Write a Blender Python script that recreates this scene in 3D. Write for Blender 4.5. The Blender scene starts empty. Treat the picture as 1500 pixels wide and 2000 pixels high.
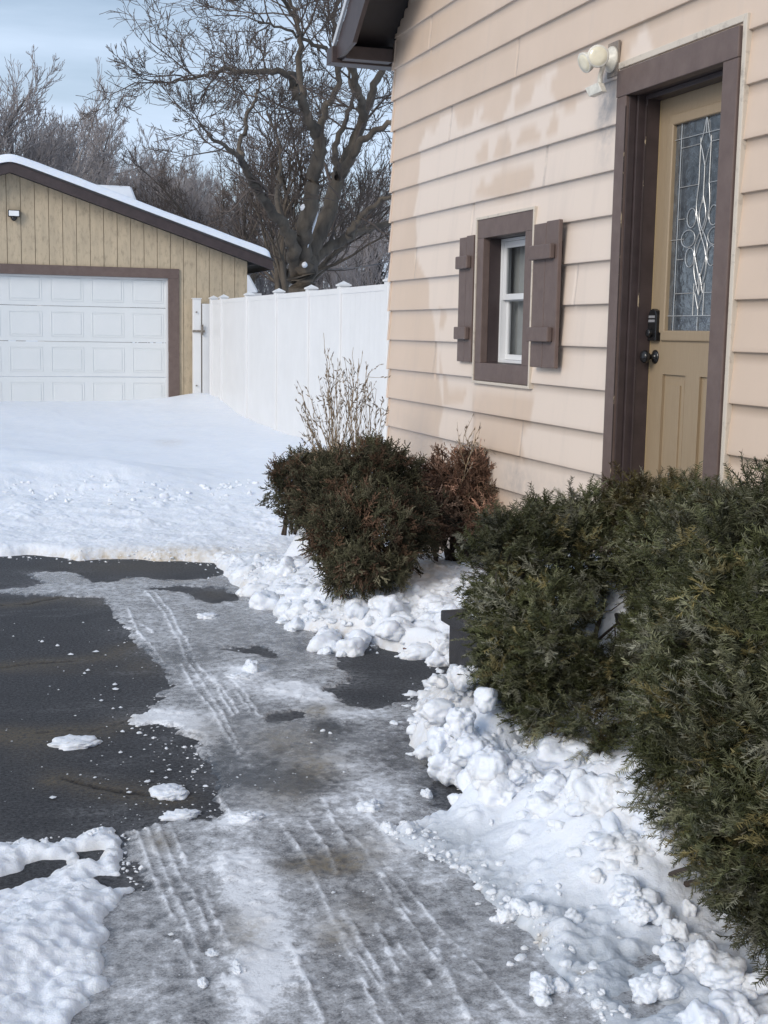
import bpy, math, random
import numpy as np
R_=math.radians
scene=bpy.context.scene
COL=scene.collection
random.seed(7); RNG=np.random.default_rng(7)

# ------------------------------------------------------------------ camera
FPX=2550.; YAW=R_(18.2); PITCH=R_(7.86); ROLL=R_(1.0); CH=1.5
_f=np.array([math.sin(YAW)*math.cos(PITCH),math.cos(YAW)*math.cos(PITCH),-math.sin(PITCH)])
_r0=np.array([math.cos(YAW),-math.sin(YAW),0.]); _u0=np.cross(_r0,_f)
_r=_r0*math.cos(ROLL)+_u0*math.sin(ROLL); _u=-_r0*math.sin(ROLL)+_u0*math.cos(ROLL)
C0=np.array([0,0,CH])
from mathutils import Matrix, Vector
cam=bpy.data.cameras.new('camera'); camo=bpy.data.objects.new('camera',cam); COL.objects.link(camo)
cam.sensor_fit='HORIZONTAL'; cam.sensor_width=36; cam.lens=36*FPX/1500
cam.clip_start=.05; cam.clip_end=2000
camo.matrix_world=Matrix(((_r[0],_u[0],-_f[0],0),(_r[1],_u[1],-_f[1],0),(_r[2],_u[2],-_f[2],CH),(0,0,0,1)))
scene.camera=camo
scene.render.resolution_x=768; scene.render.resolution_y=1024

# ------------------------------------------------------------------ world, sun, exposure
SUN_EL=R_(26); SUN_AZ=R_(236)      # compass-like: 0=+Y, clockwise; light comes from behind-left
world=bpy.data.worlds.new('World'); scene.world=world; world.use_nodes=True
nt=world.node_tree; nt.nodes.clear()
def N(t,typ,**kw):
    n=t.nodes.new(typ)
    for k,v in kw.items():
        if k.startswith('i_'):
            n.inputs[k[2:].replace('_',' ')].default_value=v
        else: setattr(n,k,v)
    return n
sky=N(nt,'ShaderNodeTexSky',sky_type='NISHITA',sun_disc=False,sun_elevation=SUN_EL,sun_rotation=SUN_AZ,air_density=1.0,dust_density=2.0,ozone_density=1.0)
tc=N(nt,'ShaderNodeTexCoord'); mp=N(nt,'ShaderNodeMapping'); mp.inputs['Scale'].default_value=(1.2,1.2,8.0); mp.inputs['Location'].default_value=(.35,.1,.4)
ns=N(nt,'ShaderNodeTexNoise'); ns.inputs['Scale'].default_value=2.2; ns.inputs['Detail'].default_value=6; ns.inputs['Roughness'].default_value=.5
cr=N(nt,'ShaderNodeValToRGB'); cr.color_ramp.elements[0].position=.40; cr.color_ramp.elements[1].position=.62
cr.color_ramp.elements[0].color=(.38,.38,.38,1); cr.color_ramp.elements[1].color=(.93,.93,.93,1)
mx=N(nt,'ShaderNodeMix',data_type='RGBA'); mx.inputs[7].default_value=(5.6,6.8,8.5,1)
bg=N(nt,'ShaderNodeBackground'); bg.inputs['Strength'].default_value=.10
wo=N(nt,'ShaderNodeOutputWorld'); L=nt.links.new
L(tc.outputs['Generated'],mp.inputs[0]); L(mp.outputs[0],ns.inputs['Vector']); L(ns.outputs[0],cr.inputs[0])
L(cr.outputs[0],mx.inputs[0]); L(sky.outputs[0],mx.inputs[6]); L(mx.outputs[2],bg.inputs[0]); L(bg.outputs[0],wo.inputs[0])
sl=bpy.data.lights.new('sun','SUN'); sl.energy=1.6; sl.angle=R_(25); sl.color=(1,.93,.85)
so=bpy.data.objects.new('sun',sl); COL.objects.link(so)
_d=Vector((math.sin(SUN_AZ)*math.cos(SUN_EL),math.cos(SUN_AZ)*math.cos(SUN_EL),math.sin(SUN_EL)))
so.rotation_euler=_d.to_track_quat('Z','Y').to_euler()
scene.view_settings.view_transform='Standard'; scene.view_settings.look='None'
scene.view_settings.exposure=0.31; scene.view_settings.gamma=1

# ------------------------------------------------------------------ photo pixel -> point on a real plane
def ray(x,y): return _f+_r*(x-750)/FPX-_u*(y-1000)/FPX
def onz(x,y,z=0.): d=ray(x,y); return C0+d*((z-CH)/d[2])
def onX(x,y,X): d=ray(x,y); return C0+d*(X/d[0])
def onY(x,y,Y): d=ray(x,y); return C0+d*(Y/d[1])
def projn(X,Y,Z):
    vx,vy,vz=X,Y,Z-CH
    zc=vx*_f[0]+vy*_f[1]+vz*_f[2]; zc=np.where(zc<.3,.3,zc)
    return 750+FPX*(vx*_r[0]+vy*_r[1]+vz*_r[2])/zc, 1000-FPX*(vx*_u[0]+vy*_u[1]+vz*_u[2])/zc

# ------------------------------------------------------------------ numpy noise
def _hash(i,j,s):
    h=(i.astype(np.int64)*374761393+j.astype(np.int64)*668265263+s*974711)&0x7fffffff
    h=((h^(h>>13))*1274126177)&0x7fffffff
    return ((h^(h>>16))&0xffffff)/float(0xffffff)
def vnoise(x,y,s=0):
    i=np.floor(x); j=np.floor(y); fx=x-i; fy=y-j
    fx=fx*fx*fx*(fx*(fx*6-15)+10); fy=fy*fy*fy*(fy*(fy*6-15)+10)
    a=_hash(i,j,s); b=_hash(i+1,j,s); c=_hash(i,j+1,s); d=_hash(i+1,j+1,s)
    return (a*(1-fx)+b*fx)*(1-fy)+(c*(1-fx)+d*fx)*fy
def fbm(x,y,s=0,o=4,r=.5):
    t=0;a=1;n=0
    for k in range(o):
        t=t+a*(vnoise(x,y,s+k*17)-.5)*2; n+=a; a*=r; x=x*2.03+3.1; y=y*2.03-1.7
    return t/n
def sstep(a,b,x):
    t=np.clip((x-a)/(b-a),0,1); return t*t*(3-2*t)
def sdf(X,Y,poly):
    """signed distance, positive outside"""
    P=np.asarray(poly,float); n=len(P); d=np.full(X.shape,1e9); ins=np.zeros(X.shape,bool)
    for k in range(n):
        ax,ay=P[k]; bx,by=P[(k+1)%n]; ex,ey=bx-ax,by-ay
        t=np.clip(((X-ax)*ex+(Y-ay)*ey)/(ex*ex+ey*ey+1e-12),0,1)
        d=np.minimum(d,(X-ax-t*ex)**2+(Y-ay-t*ey)**2)
        if ay!=by:
            c=((ay>Y)!=(by>Y))&(X<(bx-ax)*(Y-ay)/(by-ay)+ax); ins^=c
    d=np.sqrt(d); return np.where(ins,-d,d)
def wp(pts,z=0.): return [tuple(onz(x,y,z)[:2]) for x,y in pts]

# ------------------------------------------------------------------ mesh helpers
def link(o,parent=None):
    COL.objects.link(o)
    if parent: o.parent=parent
    return o
def fastmesh(name,V,Fc,mat=None,smooth=False,attrs=None):
    V=np.ascontiguousarray(V,np.float32); Fc=np.ascontiguousarray(Fc,np.int32)
    m=bpy.data.meshes.new(name); k=Fc.shape[1]
    m.vertices.add(len(V)); m.vertices.foreach_set('co',V.ravel())
    m.loops.add(Fc.size); m.loops.foreach_set('vertex_index',Fc.ravel())
    m.polygons.add(len(Fc)); m.polygons.foreach_set('loop_start',np.arange(len(Fc),dtype=np.int32)*k)
    if smooth: m.polygons.foreach_set('use_smooth',np.ones(len(Fc),bool))
    m.update(calc_edges=True)
    if attrs is not None:
        for an,A in attrs.items():
            a=m.attributes.new(an,'FLOAT_COLOR','POINT'); A=np.ascontiguousarray(A,np.float32); a.data.foreach_set('color',A.ravel())
    if mat: m.materials.append(mat)
    return m
def fobj(name,V,Fc,mat,parent=None,smooth=False,attrs=None):
    return link(bpy.data.objects.new(name,fastmesh(name,V,Fc,mat,smooth,attrs)),parent)
class MB:
    def __init__(s): s.v=[]; s.f=[]
    def quad(s,*p):
        n=len(s.v); s.v+= [tuple(q) for q in p]; s.f.append(tuple(range(n,n+len(p)))); return s
    def box(s,a,b,bev=0):
        x0,y0,z0=[min(a[i],b[i]) for i in range(3)]; x1,y1,z1=[max(a[i],b[i]) for i in range(3)]
        n=len(s.v); s.v+=[(x0,y0,z0),(x1,y0,z0),(x1,y1,z0),(x0,y1,z0),(x0,y0,z1),(x1,y0,z1),(x1,y1,z1),(x0,y1,z1)]
        s.f+=[tuple(n+i for i in q) for q in((0,3,2,1),(4,5,6,7),(0,1,5,4),(1,2,6,5),(2,3,7,6),(3,0,4,7))]; return s
    def prism(s,pts,d):
        """pts: list of 3d points (planar polygon), extruded by vector d"""
        n=len(s.v); k=len(pts); s.v+=[tuple(p) for p in pts]+[tuple(p[i]+d[i] for i in range(3)) for p in pts]
        s.f.append(tuple(range(n,n+k))[::-1]); s.f.append(tuple(range(n+k,n+2*k)))
        for i in range(k): j=(i+1)%k; s.f.append((n+i,n+j,n+k+j,n+k+i))
        return s
    def tube(s,pts,r,k=6,cap=True):
        V,Fc=tube_np(np.array(pts,float),r if hasattr(r,'__len__') else [r]*len(pts),k)
        n=len(s.v); s.v+=[tuple(v) for v in V]; s.f+=[tuple(int(q)+n for q in f) for f in Fc]
        if cap: s.f.append(tuple(range(n,n+k))[::-1]); e=n+len(V)-k; s.f.append(tuple(range(e,e+k)))
        return s
    def lathe(s,prof,o,ax,k=20):
        """prof: (dist along ax, radius)"""
        ax=Vector(ax).normalized(); q=ax.to_track_quat('Z','Y'); o=Vector(o); n=len(s.v)
        for h,r in prof:
            for i in range(k):
                a=2*math.pi*i/k; s.v.append(tuple(o+q@Vector((r*math.cos(a),r*math.sin(a),h))))
        for j in range(len(prof)-1):
            for i in range(k): i2=(i+1)%k; s.f.append((n+j*k+i,n+j*k+i2,n+(j+1)*k+i2,n+(j+1)*k+i))
        s.f.append(tuple(range(n,n+k))[::-1]); e=n+(len(prof)-1)*k; s.f.append(tuple(range(e,e+k)))
        return s
    def build(s,name,mat,parent=None,smooth=False,bevel=0,seg=2):
        m=bpy.data.meshes.new(name); m.from_pydata(s.v,[],s.f); m.update(); m.materials.append(mat)
        o=link(bpy.data.objects.new(name,m),parent)
        if smooth:
            for p in m.polygons: p.use_smooth=True
        if bevel:
            b=o.modifiers.new('b','BEVEL'); b.width=bevel; b.segments=seg; b.limit_method='ANGLE'
        return o
def tube_np(P,rad,k):
    n=len(P); T=np.zeros_like(P); T[1:-1]=P[2:]-P[:-2]; T[0]=P[1]-P[0]; T[-1]=P[-1]-P[-2]
    T/= (np.linalg.norm(T,axis=1,keepdims=True)+1e-9)
    ref=np.array([0,0,1.]) if abs(T[0,2])<.9 else np.array([1.,0,0])
    A=np.cross(T,ref); A/=(np.linalg.norm(A,axis=1,keepdims=True)+1e-9); B=np.cross(T,A)
    an=np.arange(k)*2*math.pi/k; rad=np.asarray(rad,float)
    V=P[:,None,:]+rad[:,None,None]*(A[:,None,:]*np.cos(an)[None,:,None]+B[:,None,:]*np.sin(an)[None,:,None])
    i=np.arange(n-1)[:,None]*k; j=np.arange(k)[None,:]; j2=(j+1)%k
    Fc=np.stack([i+j,i+j2,i+k+j2,i+k+j],-1).reshape(-1,4)
    return V.reshape(-1,3),Fc
def tag(o,label=None,cat=None,group=None,kind=None):
    if label: o['label']=label
    if cat: o['category']=cat
    if group: o['group']=group
    if kind: o['kind']=kind
    return o
def empty(name,loc,label=None,cat=None,group=None):
    o=bpy.data.objects.new(name,None); o.location=loc; o.empty_display_size=.1; COL.objects.link(o); return tag(o,label,cat,group)
def part(mb,name,mat,root,**k):
    """mesh given in world coordinates, parented to an empty standing at its base"""
    o=mb.build(name,mat,root,**k); wl=Vector((0,0,0)); p=root
    while p: wl+=p.location; p=p.parent
    o.data.transform(Matrix.Translation(-wl)); return o

# ------------------------------------------------------------------ materials
def mat(name,col,rough=.6,noise=0,nscale=8,bump=0,bscale=60,spec=.5,col2=None,metal=0,stretch=None,detail=4,thr=None):
    m=bpy.data.materials.new(name); m.use_nodes=True; t=m.node_tree; b=t.nodes['Principled BSDF']
    b.inputs['Roughness'].default_value=rough; b.inputs['Specular IOR Level'].default_value=spec; b.inputs['Metallic'].default_value=metal
    b.inputs['Base Color'].default_value=(*col,1)
    tc=t.nodes.new('ShaderNodeTexCoord'); mp=t.nodes.new('ShaderNodeMapping'); t.links.new(tc.outputs['Object'],mp.inputs[0])
    if stretch: mp.inputs['Scale'].default_value=stretch
    if noise or col2:
        n=t.nodes.new('ShaderNodeTexNoise'); n.inputs['Scale'].default_value=nscale; n.inputs['Detail'].default_value=detail; n.inputs['Roughness'].default_value=.6
        t.links.new(mp.outputs[0],n.inputs['Vector'])
        r=t.nodes.new('ShaderNodeValToRGB'); a,c=(thr or (.3,.7)); r.color_ramp.elements[0].position=a; r.color_ramp.elements[1].position=c
        c2=col2 or tuple(min(1,x*(1+noise)) for x in col); c1=col if col2 else tuple(x*(1-noise) for x in col)
        r.color_ramp.elements[0].color=(*c1,1); r.color_ramp.elements[1].color=(*c2,1)
        t.links.new(n.outputs[0],r.inputs[0]); t.links.new(r.outputs[0],b.inputs['Base Color'])
    if bump:
        n=t.nodes.new('ShaderNodeTexNoise'); n.inputs['Scale'].default_value=bscale; n.inputs['Detail'].default_value=5
        t.links.new(mp.outputs[0],n.inputs['Vector']); bp=t.nodes.new('ShaderNodeBump'); bp.inputs['Strength'].default_value=bump; bp.inputs['Distance'].default_value=.01
        t.links.new(n.outputs[0],bp.inputs['Height']); t.links.new(bp.outputs[0],b.inputs['Normal'])
    return m
class NT:
    """small node helper"""
    def __init__(s,name):
        s.m=bpy.data.materials.new(name); s.m.use_nodes=True; s.t=s.m.node_tree; s.b=s.t.nodes['Principled BSDF']
        s.tc=s.t.nodes.new('ShaderNodeTexCoord')
    def l(s,a,b): s.t.links.new(a,b)
    def noise(s,scale,detail=4,rough=.55,vec=None,dist=0):
        n=s.t.nodes.new('ShaderNodeTexNoise'); n.inputs['Scale'].default_value=scale; n.inputs['Detail'].default_value=detail
        n.inputs['Roughness'].default_value=rough; n.inputs['Distortion'].default_value=dist; s.l(vec or s.tc.outputs['Object'],n.inputs['Vector']); return n.outputs[0]
    def ramp(s,x,a,b,c1=(0,0,0),c2=(1,1,1)):
        r=s.t.nodes.new('ShaderNodeValToRGB'); r.color_ramp.elements[0].position=a; r.color_ramp.elements[1].position=b
        r.color_ramp.elements[0].color=(*c1,1); r.color_ramp.elements[1].color=(*c2,1); s.l(x,r.inputs[0]); return r.outputs[0]
    def mix(s,f,a,b):
        n=s.t.nodes.new('ShaderNodeMix'); n.data_type='RGBA'
        for i,v in((0,f),(6,a),(7,b)):
            if isinstance(v,(tuple,float,int)): n.inputs[i].default_value=(*v,1) if isinstance(v,tuple) else v
            else: s.l(v,n.inputs[i])
        return n.outputs[2]
    def math(s,op,a,b=None,clamp=False):
        n=s.t.nodes.new('ShaderNodeMath'); n.operation=op; n.use_clamp=clamp
        for i,v in((0,a),(1,b)):
            if v is None: continue
            if isinstance(v,(float,int)): n.inputs[i].default_value=v
            else: s.l(v,n.inputs[i])
        return n.outputs[0]
    def attr(s,name):
        a=s.t.nodes.new('ShaderNodeAttribute'); a.attribute_name=name; sp=s.t.nodes.new('ShaderNodeSeparateColor'); s.l(a.outputs['Color'],sp.inputs[0])
        return sp.outputs[0],sp.outputs[1],sp.outputs[2],a.outputs['Color']
    def bump(s,h,st=.5,dist=.01,nrm=None):
        b=s.t.nodes.new('ShaderNodeBump'); b.inputs['Strength'].default_value=st; b.inputs['Distance'].default_value=dist; s.l(h,b.inputs['Height'])
        if nrm: s.l(nrm,b.inputs['Normal'])
        s.l(b.outputs[0],s.b.inputs['Normal']); return b.outputs[0]
    def map(s,sc,rot=(0,0,0)):
        m=s.t.nodes.new('ShaderNodeMapping'); m.inputs['Scale'].default_value=sc; m.inputs['Rotation'].default_value=rot; s.l(s.tc.outputs['Object'],m.inputs[0]); return m.outputs[0]
    def col(s,c): s.l(c,s.b.inputs['Base Color']) if not isinstance(c,tuple) else setattr(s.b.inputs['Base Color'],'default_value',(*c,1))
    def rough(s,r): s.l(r,s.b.inputs['Roughness']) if not isinstance(r,(float,int)) else setattr(s.b.inputs['Roughness'],'default_value',r)

def m_snow():
    n=NT('snow'); d,e,_,_=n.attr('tint')
    c=n.mix(n.ramp(n.noise(9,5),.35,.7),(.735,.785,.865),(.79,.825,.885))
    gr=n.mix(e,c,(.47,.51,.56))
    dn=n.math('MULTIPLY',d,n.ramp(n.noise(22,6,.65),.30,.62),True)
    c=n.mix(dn,gr,(.50,.43,.32)); n.col(c); n.rough(.55)
    n.b.inputs['Specular IOR Level'].default_value=.3
    n.b.inputs['Subsurface Weight'].default_value=.35; n.b.inputs['Subsurface Radius'].default_value=(.03,.035,.045); n.b.inputs['Subsurface Scale'].default_value=.6
    h=n.math('ADD',n.noise(55,6,.6),n.math('MULTIPLY',n.noise(260,3,.6),.35)); n.bump(h,.45,.012); return n.m
def m_ice():
    n=NT('ice_slush'); w,d,g,_=n.attr('tint')
    n1=n.noise(38,7,.68); n2=n.noise(9,5,.6,dist=.6); n3=n.noise(150,5,.7)
    k=n.math('ADD',w,n.math('MULTIPLY',n.math('SUBTRACT',n1,.5),1.25)); k=n.math('ADD',k,n.math('MULTIPLY',n.math('SUBTRACT',n2,.5),.6)); k=n.math('ADD',k,n.math('MULTIPLY',n.math('SUBTRACT',n3,.5),.8))
    r=n.t.nodes.new('ShaderNodeValToRGB'); e=r.color_ramp.elements; e[0].position=.10; e[0].color=(.045,.048,.056,1); e[1].position=.95; e[1].color=(.78,.81,.86,1)
    for p,c in((.26,(.11,.115,.125)),(.42,(.235,.24,.255)),(.62,(.36,.37,.39)),(.8,(.58,.60,.64))):
        x=e.new(p); x.color=(*c,1)
    n.l(k,r.inputs[0]); c=n.mix(n.math('MULTIPLY',d,n.ramp(n1,.3,.65),True),r.outputs[0],(.19,.155,.10)); n.col(c)
    n.l(n.ramp(k,.25,.85,(.10,)*3,(.5,)*3),n.b.inputs['Roughness']); n.b.inputs['Specular IOR Level'].default_value=.5
    n.bump(n.math('ADD',n1,n.math('ADD',n.math('MULTIPLY',n3,.5),n.math('MULTIPLY',g,.25))),.38,.012); return n.m
def m_asphalt():
    n=NT('asphalt'); w,d,g,_=n.attr('tint')
    agg=n.noise(78,7,.85); big=n.noise(4,5,.6); mid=n.noise(60,5,.7)
    c=n.ramp(agg,.36,.68,(.004,.005,.007),(.15,.158,.178)); c=n.mix(n.ramp(big,.35,.7,(0,)*3,(.3,)*3),c,(.035,.037,.042))
    c=n.mix(n.math('MULTIPLY',d,n.ramp(mid,.35,.62),True),c,(.15,.128,.095))
    v=n.t.nodes.new('ShaderNodeTexVoronoi'); v.inputs['Scale'].default_value=120; n.l(n.tc.outputs['Object'],v.inputs['Vector'])
    sp=n.math('MULTIPLY',n.ramp(v.outputs['Distance'],.10,.16,(1,)*3,(0,)*3),n.ramp(n.noise(45,3),.56,.64)); c=n.mix(n.math('MULTIPLY',sp,.55),c,(.33,.34,.37))
    c=n.mix(n.math('MULTIPLY',g,n.ramp(n.noise(48,6,.75),.42,.60),True),c,(.27,.28,.30)); c=n.mix(w,c,(.012,.012,.014)); n.col(c)
    n.rough(.8)
    n.b.inputs['Specular IOR Level'].default_value=.25
    n.bump(n.math('ADD',agg,n.math('MULTIPLY',mid,.5)),.9,.012); return n.m
M={}
M['snow']=m_snow(); M['ice']=m_ice(); M['asphalt']=m_asphalt()
M['brown']=mat('brown_paint',(.112,.078,.068),.5,noise=.22,nscale=14,bump=.12,bscale=40,col2=(.145,.105,.092))
M['brown_dark']=mat('dark_brown_paint',(.05,.036,.036),.45,noise=.2,nscale=12)
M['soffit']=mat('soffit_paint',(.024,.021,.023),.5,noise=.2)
M['j_chan']=mat('trim_channel',(.58,.52,.44),.45,noise=.35,nscale=30,col2=(.36,.32,.27),thr=(.55,.75))
M['vinyl']=mat('white_vinyl',(.68,.69,.70),.35,noise=.03,nscale=3)
M['gdoor']=mat('white_door_paint',(.66,.69,.70),.4,noise=.05,nscale=2,col2=(.70,.72,.73))
M['black']=mat('black_metal',(.012,.012,.013),.22)
M['floodwhite']=mat('aged_cream_metal',(.66,.64,.57),.35,noise=.2,nscale=30)
M['concrete']=mat('dark_stone',(.028,.027,.03),.6,noise=.3,nscale=25,bump=.4,bscale=120)
M['curtain']=mat('sheer_curtain',(.62,.62,.60),.8,noise=.1)
M['dark_in']=mat('dark_room',(.02,.02,.022),.8)
M['bark']=mat('bark',(.058,.048,.040),.9,noise=.5,nscale=5,bump=1.0,bscale=9,col2=(.15,.125,.098),stretch=(1,1,.35))
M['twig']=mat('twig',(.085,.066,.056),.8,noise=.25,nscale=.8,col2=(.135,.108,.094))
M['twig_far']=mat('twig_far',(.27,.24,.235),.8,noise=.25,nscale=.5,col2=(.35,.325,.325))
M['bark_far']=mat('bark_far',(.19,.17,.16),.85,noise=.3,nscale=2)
M['stem']=mat('bush_stem',(.045,.032,.024),.85,noise=.3,nscale=40)
M['shingle']=mat('shingle',(.05,.05,.055),.8,noise=.3,nscale=30)
M['lens']=mat('lamp_lens',(.74,.69,.54),.10,noise=.08,nscale=20)
M['steel']=mat('bare_metal',(.25,.22,.19),.35,metal=.6,noise=.5,nscale=30)
def m_glass():
    n=NT('window_glass'); n.col((.02,.022,.025)); n.rough(.03); n.b.inputs['Specular IOR Level'].default_value=.8
    b=n.b; b.inputs['Transmission Weight'].default_value=0
    t=n.t; tr=t.nodes.new('ShaderNodeBsdfTransparent'); tr.inputs[0].default_value=(.85,.88,.9,1); ms=t.nodes.new('ShaderNodeMixShader'); ms.inputs[0].default_value=.35
    n.bump(n.noise(6,2),.06,.01)
    t.links.new(tr.outputs[0],ms.inputs[1]); t.links.new(b.outputs[0],ms.inputs[2]); t.links.new(ms.outputs[0],t.nodes['Material Output'].inputs[0]); return n.m
M['glass']=m_glass()
def m_doorglass():
    n=NT('textured_door_glass'); n.rough(.05); n.b.inputs['Specular IOR Level'].default_value=1.0; n.b.inputs['IOR'].default_value=1.9
    n.col(n.ramp(n.noise(25,4),.35,.7,(.035,.045,.055),(.10,.12,.14)))
    n.bump(n.noise(28,3,.5,dist=.5),.14,.01); return n.m
M['dglass']=m_doorglass()
M['came']=mat('lead_came',(.55,.56,.56),.3,metal=.5)
def m_doorpaint():
    n=NT('tan_door_paint'); mp=n.map((60,60,3)); g=n.noise(3,5,.6,vec=mp,dist=1.2)
    n.col(n.mix(n.ramp(g,.3,.7),(.275,.207,.132),(.32,.245,.16))); n.rough(.45); n.bump(g,.12,.004); return n.m
M['tan']=m_doorpaint()
def m_siding():
    n=NT('beige_siding'); s,d,_,_=n.attr('tint')
    c=n.mix(n.ramp(n.noise(2.2,5,.6),.35,.7),(.595,.472,.372),(.635,.505,.402))
    c=n.mix(s,c,(.735,.638,.558))
    st=n.noise(5,5,.6,vec=n.map((1,1.6,.25))); c=n.mix(n.math('MULTIPLY',n.ramp(st,.52,.8),.22),c,(.40,.36,.33))
    c=n.mix(n.math('MULTIPLY',d,n.ramp(n.noise(16,5,.65),.3,.7)),c,(.26,.26,.27)); n.col(c); n.rough(.42); n.bump(n.noise(90,4,.6),.06,.004); return n.m
M['siding']=m_siding()
def m_gsiding():
    n=NT('tan_board_siding'); st=n.noise(3,6,.6,vec=n.map((3,1,.7))); st2=n.noise(9,5,.7,vec=n.map((2,1,.8)))
    c=n.mix(n.ramp(st,.4,.7),(.50,.41,.29),(.41,.34,.245)); c=n.mix(n.ramp(st2,.50,.75,(0,)*3,(.75,)*3),c,(.22,.185,.135)); n.col(c); n.rough(.8); n.bump(n.noise(30,4,vec=n.map((4,1,.3))),.2,.01); return n.m
M['gsiding']=m_gsiding()
def m_foliage(name,r=.5):
    n=NT(name); _,_,_,c=n.attr('tint'); n.l(c,n.b.inputs['Base Color']); n.rough(r); n.b.inputs['Specular IOR Level'].default_value=.22; return n.m
M['needle']=m_foliage('needles',.42); M['scale']=m_foliage('scale_leaves',.7)
def m_leaf(): return mat('dead_leaf',(.11,.035,.02),.6,noise=.3,nscale=60)
M['leaf']=m_leaf()
M['straw']=mat('dry_straw',(.33,.25,.16),.7,noise=.3,nscale=60)
M['straw_dark']=mat('dry_leaf_husk',(.20,.165,.13),.7,noise=.3,nscale=60)

# ------------------------------------------------------------------ ground: driveway, ice, snow
EXT=1  # cleared (shovelled) area, traced where it meets the snow, on the z=0 plane
D_px=[(-300,1080),(0,1087),(60,1084),(115,1087),(150,1097),(200,1092),(260,1092),(300,1096),(350,1097),(415,1101),(428,1120),(445,1140),(470,1156),(490,1162),(520,1182),(527,1204),(565,1222),(590,1236),(640,1250),(700,1257),(774,1273),(830,1282),(893,1288),(897,1316),(870,1330),(838,1350),(826,1362),(805,1385),(800,1425),(812,1460),(830,1476),(878,1494),(902,1522),(934,1538),(950,1544),(915,1562),(924,1586),(880,1592),(846,1598),(775,1612),(752,1622),(795,1648),(850,1680),(905,1728),(950,1788),(1018,1828),(1050,1880),(1105,1938),(1150,2005),(1230,2120)]
D_poly=wp(D_px)+[(1.55,.8),(1.7,-1),(1.8,-9),(-3.4,-9),(-3.5,4),(-3.4,8.6)]
S2_px=[(-40,1662),(0,1655),(30,1642),(90,1646),(130,1645),(200,1620),(226,1622),(235,1645),(255,1690),(262,1716),(293,1722),(293,1740),(262,1762),(225,1795),(228,1850),(215,1890),(240,1940),(170,1975),(165,2060)]
S2_poly=wp(S2_px)+[(.12,2.2),(-.3,1.7),(-3.6,1.5),(-3.6,4.0),(-1,4.05)]
S2_holes=[wp(h) for h in([(-60,1722),(0,1715),(45,1700),(50,1690),(90,1683),(125,1686),(122,1694),(95,1706),(60,1725),(0,1740),(-60,1745)],[(148,1668),(190,1665),(172,1684)],[(192,1720),(262,1718),(258,1736),(217,1738)])]
I_px=[(-200,1152),(0,1153),(40,1148),(75,1142),(58,1124),(55,1118),(110,1115),(150,1118),(172,1130),(185,1138),(225,1137),(232,1130),(255,1128),(300,1130),(320,1134),(400,1131),(425,1120),(470,1130),(560,1190),(720,1240),(900,1275),(1000,1400),(1060,1560),(1350,1700),(1550,2200),(-300,2200),(-300,1830),(0,1800),(200,1760),(285,1735),(262,1715),(235,1622),(330,1610),(400,1602),(425,1590),(415,1560),(405,1500),(380,1478),(370,1447),(330,1425),(250,1413),(242,1400),(270,1390),(305,1380),(310,1368),(328,1340),(315,1310),(300,1300),(262,1255),(240,1222),(225,1212),(212,1190),(195,1170),(110,1165),(-200,1160)]
I_poly=wp(I_px)
I_holes=[wp(h) for h in([(295,1152),(350,1147),(430,1152),(460,1165),(450,1172),(430,1172),(420,1177),(380,1172),(368,1158)],
 [(655,1268),(740,1265),(800,1278),(910,1282),(910,1330),(838,1340),(826,1352),(810,1366),(758,1378),(735,1385),(680,1378),(648,1355),(650,1345),(692,1330),(697,1318),(690,1310),(645,1300),(665,1290)],
 [(435,1265),(500,1264),(542,1280),(530,1285),(470,1275)],[(550,1395),(592,1392),(585,1402),(560,1410),(528,1406)],
 [(845,1500),(875,1496),(900,1524),(948,1542),(925,1556),(920,1580),(882,1588),(850,1565),(862,1540)])]
tracks=[[(285,1157),(320,1200),(345,1250)],[(300,1157),(335,1200),(357,1247)],[(250,1190),(270,1240),(300,1270),(322,1300)],[(275,1220),(300,1240)],
[(352,1297),(380,1350),(415,1390),(440,1440),(468,1478)],[(370,1300),(400,1345),(430,1390),(450,1430),(470,1470)],[(385,1300),(420,1340),(440,1375),(455,1400)],[(405,1315),(435,1350),(465,1395)],
[(445,1320),(480,1360),(505,1400)],[(460,1355),(490,1395)],[(345,1240),(365,1297)],[(360,1245),(385,1300)],[(405,1510),(418,1550),(455,1600)],
[(262,1620),(280,1665),(300,1720),(320,1760),(340,1805)],[(280,1610),(305,1670),(330,1730),(355,1785),(390,1870)],[(305,1612),(330,1670),(350,1720),(375,1750),(410,1840)],[(327,1612),(350,1660),(365,1700)],
[(395,1740),(425,1810),(445,1850)],[(345,1840),(370,1880),(385,1905)],[(435,1910),(445,1945)],[(550,1615),(595,1680),(650,1800),(700,1900),(740,2000)],[(600,1610),(640,1665),(660,1710)],[(630,1565),(675,1655)],
[(640,1785),(700,1875),(740,1930),(790,2000)],[(670,1785),(720,1870),(760,1935)],[(565,1850),(600,1930),(630,2000)],
[(750,1690),(800,1745),(850,1810),(915,1880),(975,1940),(1030,2000)],[(720,1680),(780,1780),(840,1870),(900,1960)],[(850,1860),(915,2000)],[(775,1850),(840,1930)],[(735,1810),(775,1900)],[(690,1640),(740,1700),(800,1790)],[(700,1560),(730,1610),(780,1670)]]
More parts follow.
